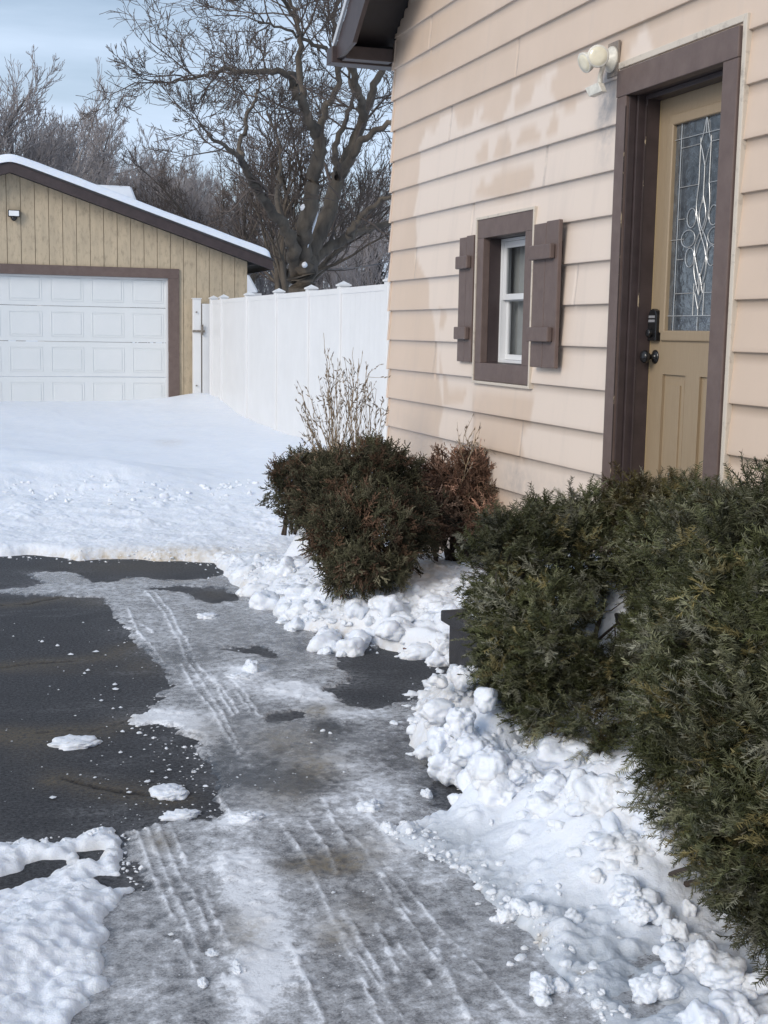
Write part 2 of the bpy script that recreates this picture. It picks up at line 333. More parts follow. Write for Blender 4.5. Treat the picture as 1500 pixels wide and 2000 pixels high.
# whiter / darker patches on the ice: (px,py,rx,ry,amount)
frost=[(260,1150,110,16,.08),(500,1145,80,14,-.08),(230,1230,40,40,.22),(320,1240,60,40,.14),(480,1215,120,20,.05),(360,1285,60,18,-.28),(560,1290,60,14,-.12),(600,1270,60,12,-.1),(430,1310,60,40,.12),
(330,1410,85,22,.50),(385,1455,30,35,.40),(300,1400,50,10,.3),(480,1320,30,18,.45),(500,1350,60,30,.1),(620,1365,70,20,.42),(560,1350,60,14,.3),(700,1400,110,16,.30),(600,1430,35,18,.12),(640,1440,40,20,-.25),(630,1420,26,10,-.3),
(700,1440,80,22,.0),(480,1520,110,28,-.30),(590,1535,60,25,-.34),(420,1500,40,60,-.12),(540,1480,60,25,-.05),(720,1480,70,35,.1),(640,1490,50,25,.2),(790,1470,60,40,-.22),(800,1500,50,20,-.10),(640,1560,40,30,.1),(690,1600,60,40,.15),
(740,1545,60,30,.22),(600,1640,90,60,-.08),(470,1605,60,16,.35),(430,1660,50,40,.15),(470,1730,40,50,.42),(520,1800,38,60,.55),(500,1770,30,60,.3),(455,1700,45,15,.35),(560,1900,60,40,.12),(500,1940,60,60,.50),(470,1900,18,30,.4),
(330,1840,70,90,-.06),(400,1960,60,60,-.08),(620,1690,70,20,-.22),(700,1720,90,40,-.05),(800,1900,140,90,-.05),(1000,1990,120,40,.15),(770,1660,50,30,.25),(850,1720,60,30,.25),(930,1830,60,40,.1),(300,1960,70,60,.15),(280,1800,40,50,.1),(900,1620,60,20,-.15),(820,1600,60,14,.0),(390,1340,40,20,.08),(150,1150,100,8,.10),(850,1545,40,20,-.3),(560,1250,60,12,.05),(640,1310,60,20,.05)]
dirt=[(560,1450,70,30,.6),(620,1500,50,24,.7),(640,1385,50,15,.25),(620,1395,22,10,.8),(660,1690,60,20,.8),(600,1700,60,20,.5),(310,1650,30,20,.7),(480,1830,40,40,.6),(650,1830,40,30,.6),(720,1660,60,30,.4),(400,1430,40,30,.35),(560,1560,60,30,.4),(700,1780,60,40,.3),(250,1405,30,8,.6)]
def grid_axes(x0,x1,y0,y1,xo,yo,dx=.010,dy0=.007,grow=.0019,fine=12.5):
    xs=list(np.arange(x0,x1,dx)); y=y0; ys=[]
    while y<y1: ys.append(y); y+=max(dy0,grow*y) if y<fine else .02+.01*(y-fine)
    ys.append(y1); xs.append(x1); return np.array(list(xo[0])+xs+list(xo[1])),np.array(list(yo[0])+ys+list(yo[1]))
def gridmesh(name,xs,ys,Z,keep,m,attrs,lower=None):
    nx,ny=len(xs),len(ys); X,Y=np.meshgrid(xs,ys)
    V=np.stack([X,Y,Z],-1).reshape(-1,3)
    i=np.arange(ny-1)[:,None]*nx+np.arange(nx-1)[None,:]
    kf=(keep[:-1,:-1]|keep[1:,:-1]|keep[:-1,1:]|keep[1:,1:]); i=i[kf]
    Fc=np.stack([i,i+1,i+1+nx,i+nx],-1)
    u=np.unique(Fc); re=np.full(nx*ny,-1,np.int64); re[u]=np.arange(len(u))
    at={k:np.stack([A[0],A[1],A[2],np.ones_like(A[0])],-1).reshape(-1,4)[u] for k,A in attrs.items()}
    return fobj(name,V[u],re[Fc],m,None,True,at)
def pxfield(PX,PY,lst):
    w=np.zeros(PX.shape)
    for x,y,rx,ry,a in lst:
        q=((PX-x)/rx)**2+((PY-y)/ry)**2; w+=a*np.exp(-q*.9)
    return w
def polyline_d(X,Y,pts,maxd):
    P=np.array(pts); d=np.full(X.shape,9.); 
    for k in range(len(P)-1):
        a,b=P[k],P[k+1]; lo=np.minimum(a,b)-maxd; hi=np.maximum(a,b)+maxd
        mk=(X>lo[0])&(X<hi[0])&(Y>lo[1])&(Y<hi[1])
        if not mk.any(): continue
        e=b-a; t=np.clip(((X[mk]-a[0])*e[0]+(Y[mk]-a[1])*e[1])/(e@e),0,1)
        d[mk]=np.minimum(d[mk],np.hypot(X[mk]-a[0]-t*e[0],Y[mk]-a[1]-t*e[1]))
    return d
# --- driveway
xs,ys=grid_axes(-.6,3.0,2.2,9.4,([-3.9,-2.5,-1.5,-1.0],[]),([-9,-4,0,1.2],[]),dx=.013,dy0=.012,grow=.003)
X,Y=np.meshgrid(xs,ys); PX,PY=projn(X,Y,0*X)
cr_d=np.zeros_like(X); dr=np.zeros_like(X)
for ln in([(-60,1440),(0,1434),(60,1432),(120,1428),(180,1430),(225,1418),(250,1410)],[(0,1302),(60,1296),(140,1290),(200,1285),(262,1260)],[(0,1182),(60,1178),(120,1166)],[(120,1520),(200,1540),(330,1560)]):
    W=wp(ln); d=polyline_d(X+.02*fbm(X*9,Y*9,3),Y+.03*fbm(X*7,Y*7,5),W,.2); cr_d=np.maximum(cr_d,np.exp(-(d/.008)**2)*sstep(-.5,0,fbm(X*3,Y*3,17,2))); dr=np.maximum(dr,.8*np.exp(-(d/.09)**2))
dr+=pxfield(PX,PY,[(190,1175,50,10,.6),(280,1300,40,16,.6),(40,1445,90,14,.6),(100,1310,120,8,.35),(60,1465,60,30,.3),(100,1527,18,5,1.2),(250,1108,140,14,.5),(420,1160,40,10,.5)])
dI=sdf(X,Y,I_poly)
for hh0 in I_holes: dI=np.maximum(dI,-sdf(X,Y,hh0))
dI=np.minimum(dI,np.abs(sdf(X,Y,S2_poly)))
FR=np.clip(.75*np.exp(-(np.maximum(dI,0)/.10))*(.5+fbm(X*5,Y*5,301,4))+.35*sstep(.25,.6,fbm(X*2.2,Y*6,302,5,.65)),0,1)
gridmesh('driveway',xs,ys,0.002*fbm(X*3,Y*3,1)-.010*cr_d,np.ones(X.shape,bool),M['asphalt'],{'tint':(np.clip(cr_d*.9+0*X,0,1),np.clip(dr,0,1),FR)})
tag(bpy.data.objects['driveway'],kind='structure')
# --- ice sheet
xs,ys=grid_axes(-.2,2.6,2.1,8.9,([],[]),([],[]),dx=.0085,dy0=.0065,grow=.0016)
X,Y=np.meshgrid(xs,ys); PX,PY=projn(X,Y,0*X)
wx=X+.035*fbm(X*5,Y*5,21,5,.6)+.040*fbm(X*24,Y*24,23,4,.7); wy=Y+.06*fbm(X*5,Y*5,33,5,.6)+.055*fbm(X*24,Y*24,35,4,.7)
di=sdf(wx,wy,I_poly)
for h in I_holes: di=np.maximum(di,-sdf(wx,wy,h))
f=.45+.09*sstep(4.6,3.6,Y)+1.35*pxfield(PX,PY,frost)+.12*fbm(X*2.5,Y*2.5,55,4)
tr=np.zeros_like(X); 
for ln in tracks:
    W=wp(ln); d=polyline_d(X+.006*fbm(X*30,Y*30,4,2),Y+.006*fbm(X*30,Y*30,8,2),W,.06)
    br=sstep(-.9,-.25,fbm(X*9,Y*9,91,3))*(.6+.5*vnoise(X*20,Y*20,92)); tr=np.maximum(tr,np.exp(-(d/.0060)**2)*br)
# cross ribs pressed by the tyre tread, in two bands running with the tracks
rib=np.zeros_like(X)
for ln,wd in(([(315,1160),(350,1250),(375,1300),(440,1380),(470,1450)],.09),([(600,1600),(650,1700),(720,1830),(800,1960)],.15),([(300,1620),(345,1740),(400,1860)],.05),([(420,1760),(470,1860)],.03)):
    W=np.array(wp(ln)); d=polyline_d(X,Y,W,wd*1.5); dv=W[-1]-W[0]; dv/=np.linalg.norm(dv)
    s=X*dv[0]+Y*dv[1]; rib=np.maximum(rib,sstep(wd,wd*.6,d)*sstep(.55,.95,np.sin(s*2*math.pi/.021+2*fbm(X*6,Y*6,12)))*sstep(0,.35,fbm(X*26,Y*7,44,2)))
f=f+.42*tr+.07*rib
f=f-.28*sstep(-.05,.0,di)+.30*np.exp(-((di+.012)/.012)**2)*sstep(-.1,.4,fbm(X*4,Y*4,77,3))
f+=.30*fbm(X*12,Y*12,78,4,.6)*.6+.16*fbm(X*45,Y*30,79,2)
edge=sstep(0,-.035,di)
grit=np.maximum(0,fbm(X*22,Y*22,61,4,.6))
H=-.004+edge*(.009+.006*np.clip(f,0,1))+.0016*tr*edge+.001*rib*edge+edge*.014*grit*sstep(.5,1.0,f)
H+=edge*.004*fbm(X*5,Y*5,15,3)
gridmesh('ice_sheet',xs,ys,H,(di<.01)&(H>-.003),M['ice'],{'tint':(np.clip(f,0,1),np.clip(1.35*pxfield(PX,PY,dirt),0,1),tr)})
tag(bpy.data.objects['ice_sheet'],kind='structure')
# --- snow cover
lumps=[(856,1298,20,.30),(903,1288,23,.31),(930,1284,16,.30),(950,1326,28,.29),(858,1345,30,.23),(905,1362,34,.24),(868,1395,36,.17),(930,1405,40,.21),(838,1425,26,.09),(880,1440,36,.12),(960,1440,40,.2),(935,1475,40,.13),(1018,1456,36,.19),(958,1448,28,.18),(985,1490,45,.14),(1080,1480,40,.20),
(1150,1490,40,.25),(1185,1475,60,.26),(1240,1475,50,.28),(1295,1530,40,.25),(1110,1520,50,.16),(1050,1530,40,.10),(1200,1560,60,.18),(1250,1590,50,.18),(1160,1590,40,.12),
(1205,1650,30,.13),(1232,1652,38,.17),(1272,1648,26,.20),(1300,1668,30,.19),(1316,1698,28,.17),(1255,1690,40,.15),(1225,1700,30,.10),(1400,1728,50,.20),(1425,1775,45,.17),(1370,1760,30,.17),
(1325,1795,29,.11),(1265,1872,34,.075),(1295,1850,15,.08),(1310,1885,24,.075),(1095,1845,24,.095),(1060,1865,34,.07),(1050,1748,20,.07),(1015,1738,22,.06),(985,1752,20,.05),(1100,1775,40,.035),(1130,1790,30,.03),(1440,1890,60,.08),(1380,1925,60,.07),(1480,1840,30,.12),
(797,1088,12,.24),(812,1106,20,.22),(889,1094,16,.24),(912,1090,12,.25),(852,1138,32,.21),(820,1160,26,.17),(880,1160,26,.20),(775,1120,16,.2),(835,1180,18,.15),(900,1125,18,.23),(790,1150,18,.17),(865,1185,16,.15),(610,1110,36,.17),(560,1068,34,.18),(537,1085,18,.15),(480,1090,24,.09),(500,1110,26,.10),(520,1135,28,.09),(757,1140,30,.22),(698,1152,26,.18),(600,1005,14,.34),(640,1120,24,.2),(590,1150,30,.12),(640,1180,28,.13),(700,1184,24,.15),(765,1180,26,.17),(820,1200,28,.15),(560,1160,26,.09),(860,1210,26,.16),(735,1208,18,.08),(812,1226,13,.05),(640,1215,30,.08),(690,1225,26,.08),(575,1195,22,.05),
(1105,1400,50,.2),(875,1236,18,.16),(889,1256,18,.12),(902,1273,18,.09),(918,1290,20,.10),(868,1226,14,.15),(880,1246,12,.13),(1235,1600,34,.17),(1290,1590,34,.2),(1330,1760,22,.10)]
xs,ys=grid_axes(-.5,3.1,1.7,12.5,([-400,-120,-50,-25,-14,-9,-6,-4,-3,-2.2,-1.6,-1.2,-.95,-.8,-.68,-.58],[3.12,3.15,3.2,3.3,3.4,3.5,3.6,3.7,3.85,4.0,4.3,4.7,5.2,6,7,9,12,16,22,32,50,100,250,400]),([-60,-30,-15,-8,-4,-2,-.8,0,.5,.9,1.15,1.35,1.5,1.62],list(np.geomspace(13,23,60))+[25,28,32,38,46,60,90,150,400,800]),dx=.0092,dy0=.0072,grow=.0017)
X,Y=np.meshgrid(xs,ys); PX,PY=projn(X,Y,0*X)
near=(X>-3.5)&(X<4.5)&(Y<20)
wx=X+.05*fbm(X*3.2,Y*3.2,11,5,.6)*near; wy=Y+.07*fbm(X*3.2,Y*3.2,13,5,.6)*near
d=sdf(wx,wy,D_poly)
d2=-sdf(wx+.03*fbm(X*22,Y*22,501,4,.7),wy+.05*fbm(X*22,Y*22,502,4,.7),S2_poly)
for h in S2_holes: d2=np.minimum(d2,sdf(X+.03*fbm(X*8,Y*8,7),Y+.03*fbm(X*8,Y*8,9),h))
north=sstep(7.2,8.6,Y+.35*X-.3)
fl=fbm(X*1.1,Y*1.1,101,4); fm=fbm(X*4,Y*4,102,5,.55); ff=fbm(X*17,Y*17,103,4,.6)
clod=np.maximum(0,1-2.4*np.abs(fbm(X*8,Y*8,140,3)))*.5+np.maximum(0,fbm(X*14,Y*14,150,3))
# snow depth away from the cleared edge
hN=.075*(1-np.exp(-np.maximum(d,0)/.05))+.15*sstep(.1,4.5,d)+.03*fl*sstep(.2,1,d)+.03*fm*sstep(0,.3,d)*sstep(3.2,1.6,d)+.06*np.maximum(0,fbm(X*4.2,Y*4.2,160,4,.55)-.12)*sstep(.35,.9,d+.4*fl)*sstep(2.6,1.5,d+.8*fl)*sstep(0,.3,d)
yr=11.55+.12*np.sin(X*2.2)+.25*np.maximum(X-1.4,0)
cr_=np.where(Y<yr,np.exp(-((Y-yr)/.75)**2),np.exp(-((Y-yr)/.38)**2))
hN+=.17*cr_*sstep(2.6,1.2,X)*(1+.15*fl)
yr2=13.6-.3*X; hN+=.07*np.exp(-((Y-yr2)/.5)**2)*sstep(1.4,.2,X)
hN+=.13*sstep(16.5,20,Y)*sstep(60,25,Y)+.05*sstep(2.0,3.4,X)*sstep(9,12,Y)+.10*np.exp(-((X-3.65)/.5)**2)*sstep(18,20.3,Y)*sstep(20.6,20.4,Y)
hE=.06*(1-np.exp(-np.maximum(d,0)/.04))+.15*sstep(.05,.6,d)+.02*fl+.035*fm*sstep(0,.2,d)+.030*clod*sstep(0,.12,d)*sstep(1.4,.5,d)
# trampled strip in the lower right: thin snow over ice
thin=sstep(1640,1600,PY)*sstep(900,1000,PX); low=sstep(1595,1640,PY)*sstep(4.2,3.9,Y)
dy=sstep(1.20,1.75,X-.12*(Y-2.6))
fT=fbm(X*3.4,Y*5.0,171,5,.62); hT=.010*(1-np.exp(-np.maximum(d,0)/.06))+.012*sstep(.12,.5,d)+.065*fT*sstep(0,.1,d)+.012*fl+.012*np.abs(fm)+.05*sstep(.75,1.1,d)+.022*np.exp(-((d-.05)/.05)**2)*(.2+.8*vnoise(X*9,Y*9,3))
hS=hE*(1-low)+hT*low
PG=pxfield(PX,PY,[(900,1620,75,28,.8),(950,1650,60,18,.6),(960,1745,45,22,.9),(1115,1755,40,20,1.0),(1060,1805,55,16,1.0),(1030,1790,30,14,.6),(1170,1880,70,30,.8),(1240,1945,110,26,.7),(1180,1830,60,20,.5),(1080,1700,80,25,.55),(1000,1690,60,20,.5),(1130,1790,60,22,.4),(1350,1900,50,16,.4),(1250,1800,50,26,.45),(1000,1960,30,30,-.5)])
hT=hT-.060*PG*(.6+.8*vnoise(X*16,Y*22,66))
h=hN*north+hS*(1-north)
h=h+.006*ff*sstep(11,8.5,Y)+.02*np.maximum(0,fbm(X*9,Y*9,190,5,.6))*(1-north)*sstep(0,.05,d)
base=h.copy()
for px_,py_,r_,zt in lumps:
    c=onz(px_,py_+r_*.75,zt*.92); rr=r_*np.linalg.norm(c-C0)/FPX*1.05
    if zt<.1 or py_>1600: continue
    q=((X-c[0])/(rr*2.3))**2+((Y-c[1])/(rr*2.6))**2; v=(zt-.45*rr)*np.exp(-q*.75)*(1+.18*fm+.05*ff); 
    h=np.maximum(h,v*sstep(-.01,.06,d+.02*fm))
# many small clods strewn along the shovelled edges
rg=np.random.default_rng(5); DP=np.array(D_poly[8:47])
def addclods(n,path,off,r0,r1,zh):
    L_=np.linalg.norm(np.diff(path,axis=0),axis=1); cs=np.concatenate([[0],np.cumsum(L_)])
    for _ in range(n):
        s=rg.uniform(0,cs[-1]); k=min(len(L_)-1,np.searchsorted(cs,s)-1); k=max(k,0); t=(s-cs[k])/L_[k]
        p=path[k]*(1-t)+path[k+1]*t; e=path[k+1]-path[k]; nrm=np.array([-e[1],e[0]])/np.linalg.norm(e)
        p=p+nrm*rg.normal(off,abs(off)*.8+.03); r=rg.uniform(r0,r1)*rg.uniform(.5,1)
        ix=np.searchsorted(xs,[p[0]-r*1.3,p[0]+r*1.3]); iy=np.searchsorted(ys,[p[1]-r*1.3,p[1]+r*1.3]); sl_=np.s_[iy[0]:iy[1],ix[0]:ix[1]]
        if (ix[1]-ix[0])<2 or (iy[1]-iy[0])<2: continue
        a_=rg.uniform(0,3.14); ux,uy=(X[sl_]-p[0]),(Y[sl_]-p[1]); u1=(ux*math.cos(a_)+uy*math.sin(a_))/r; u2=(-ux*math.sin(a_)+uy*math.cos(a_))/(r*rg.uniform(.6,1))
        q=(u1*u1+u2*u2)*(1+.6*ff[sl_]); c0=max(0,float(np.median(h[sl_]))) if d[min(iy[0]+(iy[1]-iy[0])//2,len(ys)-1),min(ix[0]+(ix[1]-ix[0])//2,len(xs)-1)]>r*.8 else 0.
        v=np.where(q<1,c0-.3*r+(zh*.6*r+.3*r)*np.sqrt(np.clip(1-q,0,1)),-1); h[sl_]=np.maximum(h[sl_],v)
CAPH=.018+np.maximum(d,0)*1.35+.03*np.maximum(fm,0)+.02*sstep(0,.1,d)
h=np.where(d<.4,-.02*np.log(np.exp(-h/.02)+np.exp(-CAPH/.02)),h); h_pre=h.copy()
addclods(420,DP,.04,.006,.022,.8); addclods(260,DP,.20,.012,.04,.7)
rp=np.array(wp([(760,1618),(850,1672),(925,1735),(975,1795),(1030,1830),(1070,1880),(1120,1940),(1170,2010)])); addclods(420,rp,.03,.005,.018,.9)
pl=np.array(wp([(815,1440),(880,1500),(960,1535),(1060,1560)])); addclods(160,pl,.03,.006,.022,.8)
h2=np.minimum(.028*(1-np.exp(-np.maximum(d2,0)/.05)),1)+.010*ff+.020*fm+.012*fbm(X*40,Y*40,88,3)+.02*np.maximum(0,fbm(X*11,Y*11,89,5,.62))*sstep(0,.06,d2)*sstep(0,.05,d2)+.045*sstep(.0,.25,-sdf(wx,wy,wp([(-60,1805),(150,1780),(205,1795),(220,1850),(195,1870),(160,1900),(90,1960),(60,2100)])+[(-.4,1.8),(-3,1.8),(-3,3.3)]))
outD=d>0; inS2=d2>0; LUMP=h>h_pre+.004
hh_=np.where(outD,h,np.where(inS2,np.maximum(h2,.002),-.01))
# smooth sink at the rim
rim=np.where(outD,sstep(0,.02,d),np.where(inS2,sstep(0,.02,d2),0)); Zs=hh_*rim-.012*(1-rim)
_g=None
lumpy=(h>base+.006)&(base>-.5)&(~outD)&(d>-.10)&LUMP; Zs=np.where(lumpy,np.maximum(Zs,h),Zs)
for _ in range(5):
    gy_=np.zeros_like(Zs); gx_=np.zeros_like(Zs); gy_[1:-1]=(Zs[2:]-Zs[:-2])/(ys[2:]-ys[:-2])[:,None]; gx_[:,1:-1]=(Zs[:,2:]-Zs[:,:-2])/(xs[2:]-xs[:-2])[None,:]
    bl=Zs.copy(); bl[1:-1,1:-1]=(Zs[1:-1,1:-1]*2+Zs[2:,1:-1]+Zs[:-2,1:-1]+Zs[1:-1,2:]+Zs[1:-1,:-2])/6; wq=sstep(.9,1.8,np.hypot(gx_,gy_))*near; Zs=Zs*(1-wq)+bl*wq
Zs=Zs+near*outD*sstep(11,8.5,Y)*sstep(.02,.08,d)*(.0045*fbm(X*38,Y*38,401,4,.65)+.006*np.maximum(0,fbm(X*20,Y*20,402,3)))
gray=np.clip(low*outD*(sstep(.045,.006,h)*.9+.6*np.clip(PG,0,1)*sstep(.09,.03,h)+.22*sstep(-.1,.3,fT)),0,1)
gray=np.maximum(gray,np.clip(inS2*(~outD)*sstep(.05,.0,d2)*.35,0,1))
dirtS=np.clip(pxfield(PX,PY,[(200,1098,260,9,.5),(850,1170,55,45,.8),(640,1250,80,16,.45),(860,1390,50,60,.55),(870,1470,40,30,.45),(1040,1850,25,10,1.0),(970,1835,40,14,.8),(1140,1920,18,7,1),(1420,1960,22,14,.7),(1180,1705,20,12,.4),(330,905,26,7,.35),(1225,1720,30,20,.2),(95,1690,60,10,.6),(180,1670,40,14,.5),(490,1150,60,20,.3),(320,1095,150,7,.5)])+.35*sstep(.06,0,d)*outD*(1-low)*(fm>-.1),0,1)
keep=(Zs>-.0115)
keep&=~((X>3.0)&(Y<8.45)&(Y>-1))
gridmesh('snow_cover',xs,ys,Zs,keep,M['snow'],{'tint':(dirtS,gray,0*X)})
tag(bpy.data.objects['snow_cover'],kind='structure')
from bisect import bisect
def ground_z(x,y):
    i=min(len(xs)-1,int(np.searchsorted(xs,x))); j=min(len(ys)-1,int(np.searchsorted(ys,y))); return max(0,float(Zs[j,i]))
gm=MB(); gm.quad((-900,-900,-.06),(900,-900,-.06),(900,1500,-.06),(-900,1500,-.06)); g_=gm.build('ground',mat('earth',(.08,.07,.055),.9,noise=.3)); tag(g_,kind='structure')

# crumbly clods of shovelled snow: real little blocks lying on the banks
import bmesh as _bm
def _ico(sub):
    b=_bm.new(); _bm.ops.create_icosphere(b,subdivisions=sub,radius=1); v=np.array([q.co[:] for q in b.verts]); f=np.array([[q.index for q in p.verts] for p in b.faces]); b.free(); return v,f
ICO=[_ico(2),_ico(3)]; ICOB=[_ico(4),_ico(5)]
def blob(rg,r,sub=3):
    v,f=ICOB[sub-3]; o_=rg.uniform(0,50,3); n1=fbm(v[:,0]*1.3+o_[0],v[:,1]*1.3+v[:,2]*.9+o_[1],3,3)+fbm(v[:,2]*1.4+o_[2],v[:,0]*1.1-v[:,1]+o_[0],7,3); n2=fbm(v[:,0]*5+o_[1],v[:,1]*5+v[:,2]*4,9,3)+fbm(v[:,2]*5+o_[0],v[:,0]*4-v[:,1]*3,12,3)
    n3=fbm(v[:,0]*14+o_[1],v[:,1]*14+v[:,2]*11,19,2); return v*(1+.34*n1+.04*n2+.018*n3)[:,None]*r*rg.uniform(.8,1.25,3),f
def clod(rg,r,sub):
    v,f=ICO[sub]; n_=rg.normal(0,1,(9,3)); n_/=np.linalg.norm(n_,axis=1,keepdims=True); dd=rg.uniform(.62,1.0,9); dt=v@n_.T; t=np.min(np.where(dt>.05,dd[None]/np.maximum(dt,.05),9),axis=1); t=np.minimum(t,1.15)
    o_=rg.uniform(0,40); t=t*(1+.30*fbm(v[:,0]*1.8+o_,v[:,1]*1.8+v[:,2]*1.5,3,3)+.12*fbm(v[:,0]*5+o_,v[:,1]*5-v[:,2]*4,6,2)); return v*t[:,None]*r*rg.uniform(.65,1.35,3),f
rg=np.random.default_rng(15); Vs=[];Fs=[];n0=0
def path_pts(path,n,off,sp):
    L_=np.linalg.norm(np.diff(path,axis=0),axis=1); cs=np.concatenate([[0],np.cumsum(L_)])
    for _ in range(n):
        s_=rg.uniform(0,cs[-1]); k=max(0,min(len(L_)-1,np.searchsorted(cs,s_)-1)); t=(s_-cs[k])/L_[k]; e=path[k+1]-path[k]; nr=np.array([-e[1],e[0]])/np.linalg.norm(e); yield path[k]+e*t+nr*rg.normal(off,sp)
Wp=lambda q: np.array(wp(q))
jobs=[(Wp([(470,1120),(560,1165),(640,1200),(740,1225),(850,1250)]),36,.0,.10,.02,.055),(Wp([(850,1330),(840,1400),(880,1460),(960,1500),(1060,1540)]),36,.04,.06,.02,.055),(Wp([(1150,1560),(1250,1620),(1300,1720)]),14,.0,.10,.02,.05),(Wp([(428,1115),(490,1165),(527,1204),(590,1236),(700,1262),(830,1288),(893,1292)]),130,.05,.05,.006,.022),(Wp([(440,1090),(560,1150),(650,1190),(760,1220),(870,1240)]),70,.0,.10,.012,.036),
 (Wp([(893,1300),(838,1345),(805,1390),(802,1440),(835,1480),(902,1526),(945,1545)]),110,.03,.045,.006,.026),(Wp([(860,1400),(900,1440),(960,1490),(1040,1530),(1150,1560)]),45,.0,.07,.014,.036),
 (Wp([(752,1622),(850,1680),(905,1730),(950,1788),(1018,1830),(1050,1880),(1105,1940),(1160,2010)]),240,.02,.035,.004,.016),(Wp([(1050,1600),(1150,1690),(1200,1780),(1330,1830),(1450,1930)]),80,.0,.12,.006,.024),
 (Wp([(0,1088),(150,1098),(300,1097),(415,1102)]),70,.04,.05,.005,.014),(Wp([(0,1650),(130,1646),(230,1630),(260,1700),(290,1730),(230,1795),(220,1880)]),120,.0,.03,.004,.014),
 (Wp([(20,1010),(120,995),(250,1015)]),60,0,.22,.012,.03),(Wp([(300,1010),(430,990),(540,1000)]),70,0,.22,.012,.035),(Wp([(640,1420),(620,1500),(700,1560),(740,1600)]),150,0,.07,.003,.012),(Wp([(400,1690),(520,1900),(500,1990)]),120,0,.06,.003,.012),(Wp([(250,1405),(380,1470),(410,1540),(440,1600)]),70,0,.03,.003,.010)]
for px_,py_,r_,zt in lumps:
    if py_<1000: continue
    c=onz(px_,py_+r_*.8,zt-.0); rr=r_*np.linalg.norm(c-C0)/FPX; zc=zt-.80*rr
    gz0=ground_z(c[0],c[1]); zc=min(zc,gz0+(.55 if py_>1600 else .30)*rr) if py_>1600 or (py_<1290 and px_<866) else zc
    v,f=blob(rg,rr*(.82 if py_>1600 else .96),4 if r_>30 else 3); v=v*[1,1.05,.85]; Vs.append(v+[c[0],c[1]+.15*rr,zc]); Fs.append(f+n0); n0+=len(v)
    for _ in range(1 if r_>16 else 0):   # smaller pieces leaning on it
        a=rg.uniform(0,6.28); r2=rr*rg.uniform(.25,.6); v,f=blob(rg,r2,3); x_,y_=c[0]+math.cos(a)*rr*.9,c[1]+math.sin(a)*rr*.9; Vs.append(v*[1,1,.8]+[x_,y_,max(ground_z(x_,y_)+.2*r2,min(zc-.3*rr,ground_z(x_,y_)+.9*r2))]); Fs.append(f+n0); n0+=len(v)
for path,n,off,sp,r0,r1 in jobs:
    for p in path_pts(path,n,off,sp):
        r=r0+(r1-r0)*rg.uniform()**2.6; 
        if p[0]>2.8: continue
        v,f=clod(rg,r,1 if r>.008 else 0); z=ground_z(p[0],p[1]); Vs.append(v*[1,1,.75]+[p[0],p[1],z+r*rg.uniform(-.75,.05)]); Fs.append(f+n0); n0+=len(v)
V_=np.concatenate(Vs);F_=np.concatenate(Fs); T=np.zeros((len(V_),4));T[:,3]=1; T[:,0]=np.clip(pxfield(*projn(V_[:,0],V_[:,1],0*V_[:,0]),[(850,1170,55,45,.5),(860,1390,50,60,.4),(870,1470,40,30,.35),(1040,1850,25,10,.7)]),0,1)
o=fobj('snow_clods',V_,F_,M['snow'],None,True,{'tint':T}); tag(o,'crumbly clods of shovelled snow lying along the driveway edges and banks','snow clods',kind='stuff')
# loose chunks of snow and ice on the driveway
def chunk(px_,py_,rx,ry,hz,name,label,cat,seed,flat=1.):
    c=onz(px_,py_,.0); s=np.linalg.norm(c-C0)/FPX; a=rx*s; b=ry*s*CH and ry*s*np.linalg.norm(c-C0)/CH; b=min(b,a*2.2)
    nu,nv=40,20; u=np.linspace(0,2*math.pi,nu,endpoint=False); v=np.linspace(0.02,math.pi/2,nv)
    U,Vv=np.meshgrid(u,v); cx=np.cos(U)*np.sin(Vv); cy=np.sin(U)*np.sin(Vv); cz=np.cos(Vv)
    rr=1+.35*fbm(cx*2.2+seed*7.1,cy*2.2+cz*1.7,seed,4,.6)+.10*fbm(cx*9+seed,cy*9+cz*5,seed+5,3)
    P=np.stack([cx*a*rr,cy*b*rr,(np.abs(cz)**.6)*hz*rr*flat-.004],-1).reshape(-1,3)
    i=np.arange(nv-1)[:,None]*nu; j=np.arange(nu)[None,:]; j2=(j+1)%nu
    Fc=np.stack([i+j,i+nu+j,i+nu+j2,i+j2],-1).reshape(-1,4)
    T=np.zeros((len(P),4)); T[:,3]=1; T[:,1]=.15
    o=fobj(name,P,Fc,M['snow'],None,True,{'tint':T}); o.location=(c[0],c[1],ground_z(c[0],c[1])+.004); tag(o,label,cat); return o
CH_=[(470,1326,26,7,.022,'low white heap of snow on the ice under the upright lump'),(491,1312,17,7,.050,'upright white snow lump on the tyre track ice in mid driveway'),(405,1207,22,6,.022,'thin tilted slab of ice near the far end of the icy strip'),(146,1453,44,11,.02,'crumbly white snow patch alone on the dark asphalt'),
(330,1550,34,15,.02,'grey white ice slab at the edge of the dark asphalt, above a longer slab'),(352,1595,38,8,.018,'long flat ice slab lying just above the tyre grooves'),(481,1606,36,10,.03,'long white snow lump in the middle of the icy driveway'),(722,1583,26,10,.03,'rounded snow chunk on rough ice between the tyre tracks and the snow pile'),
(757,1627,15,7,.035,'small oval snow chunk at the start of the slush ridge'),(833,1557,11,5,.025,'small white snow chunk on the dark wet patch by the snow pile'),(396,1926,11,10,.015,'flat splat of snow on the grey ice near the bottom of the tyre grooves'),(414,1866,14,10,.010,'small flat ice flake between the lowest tyre grooves'),
(466,1900,14,17,.02,'narrow snow piece at the left edge of the white slush strip'),(560,1190,24,7,.03,'pale snow chunk on the ice beside the bank near the stick')]
for k,(a,b,c,d_,e_,lb) in enumerate(CH_): chunk(a,b,c,d_,e_,'snow_chunk',lb,'snow chunk',k+3)
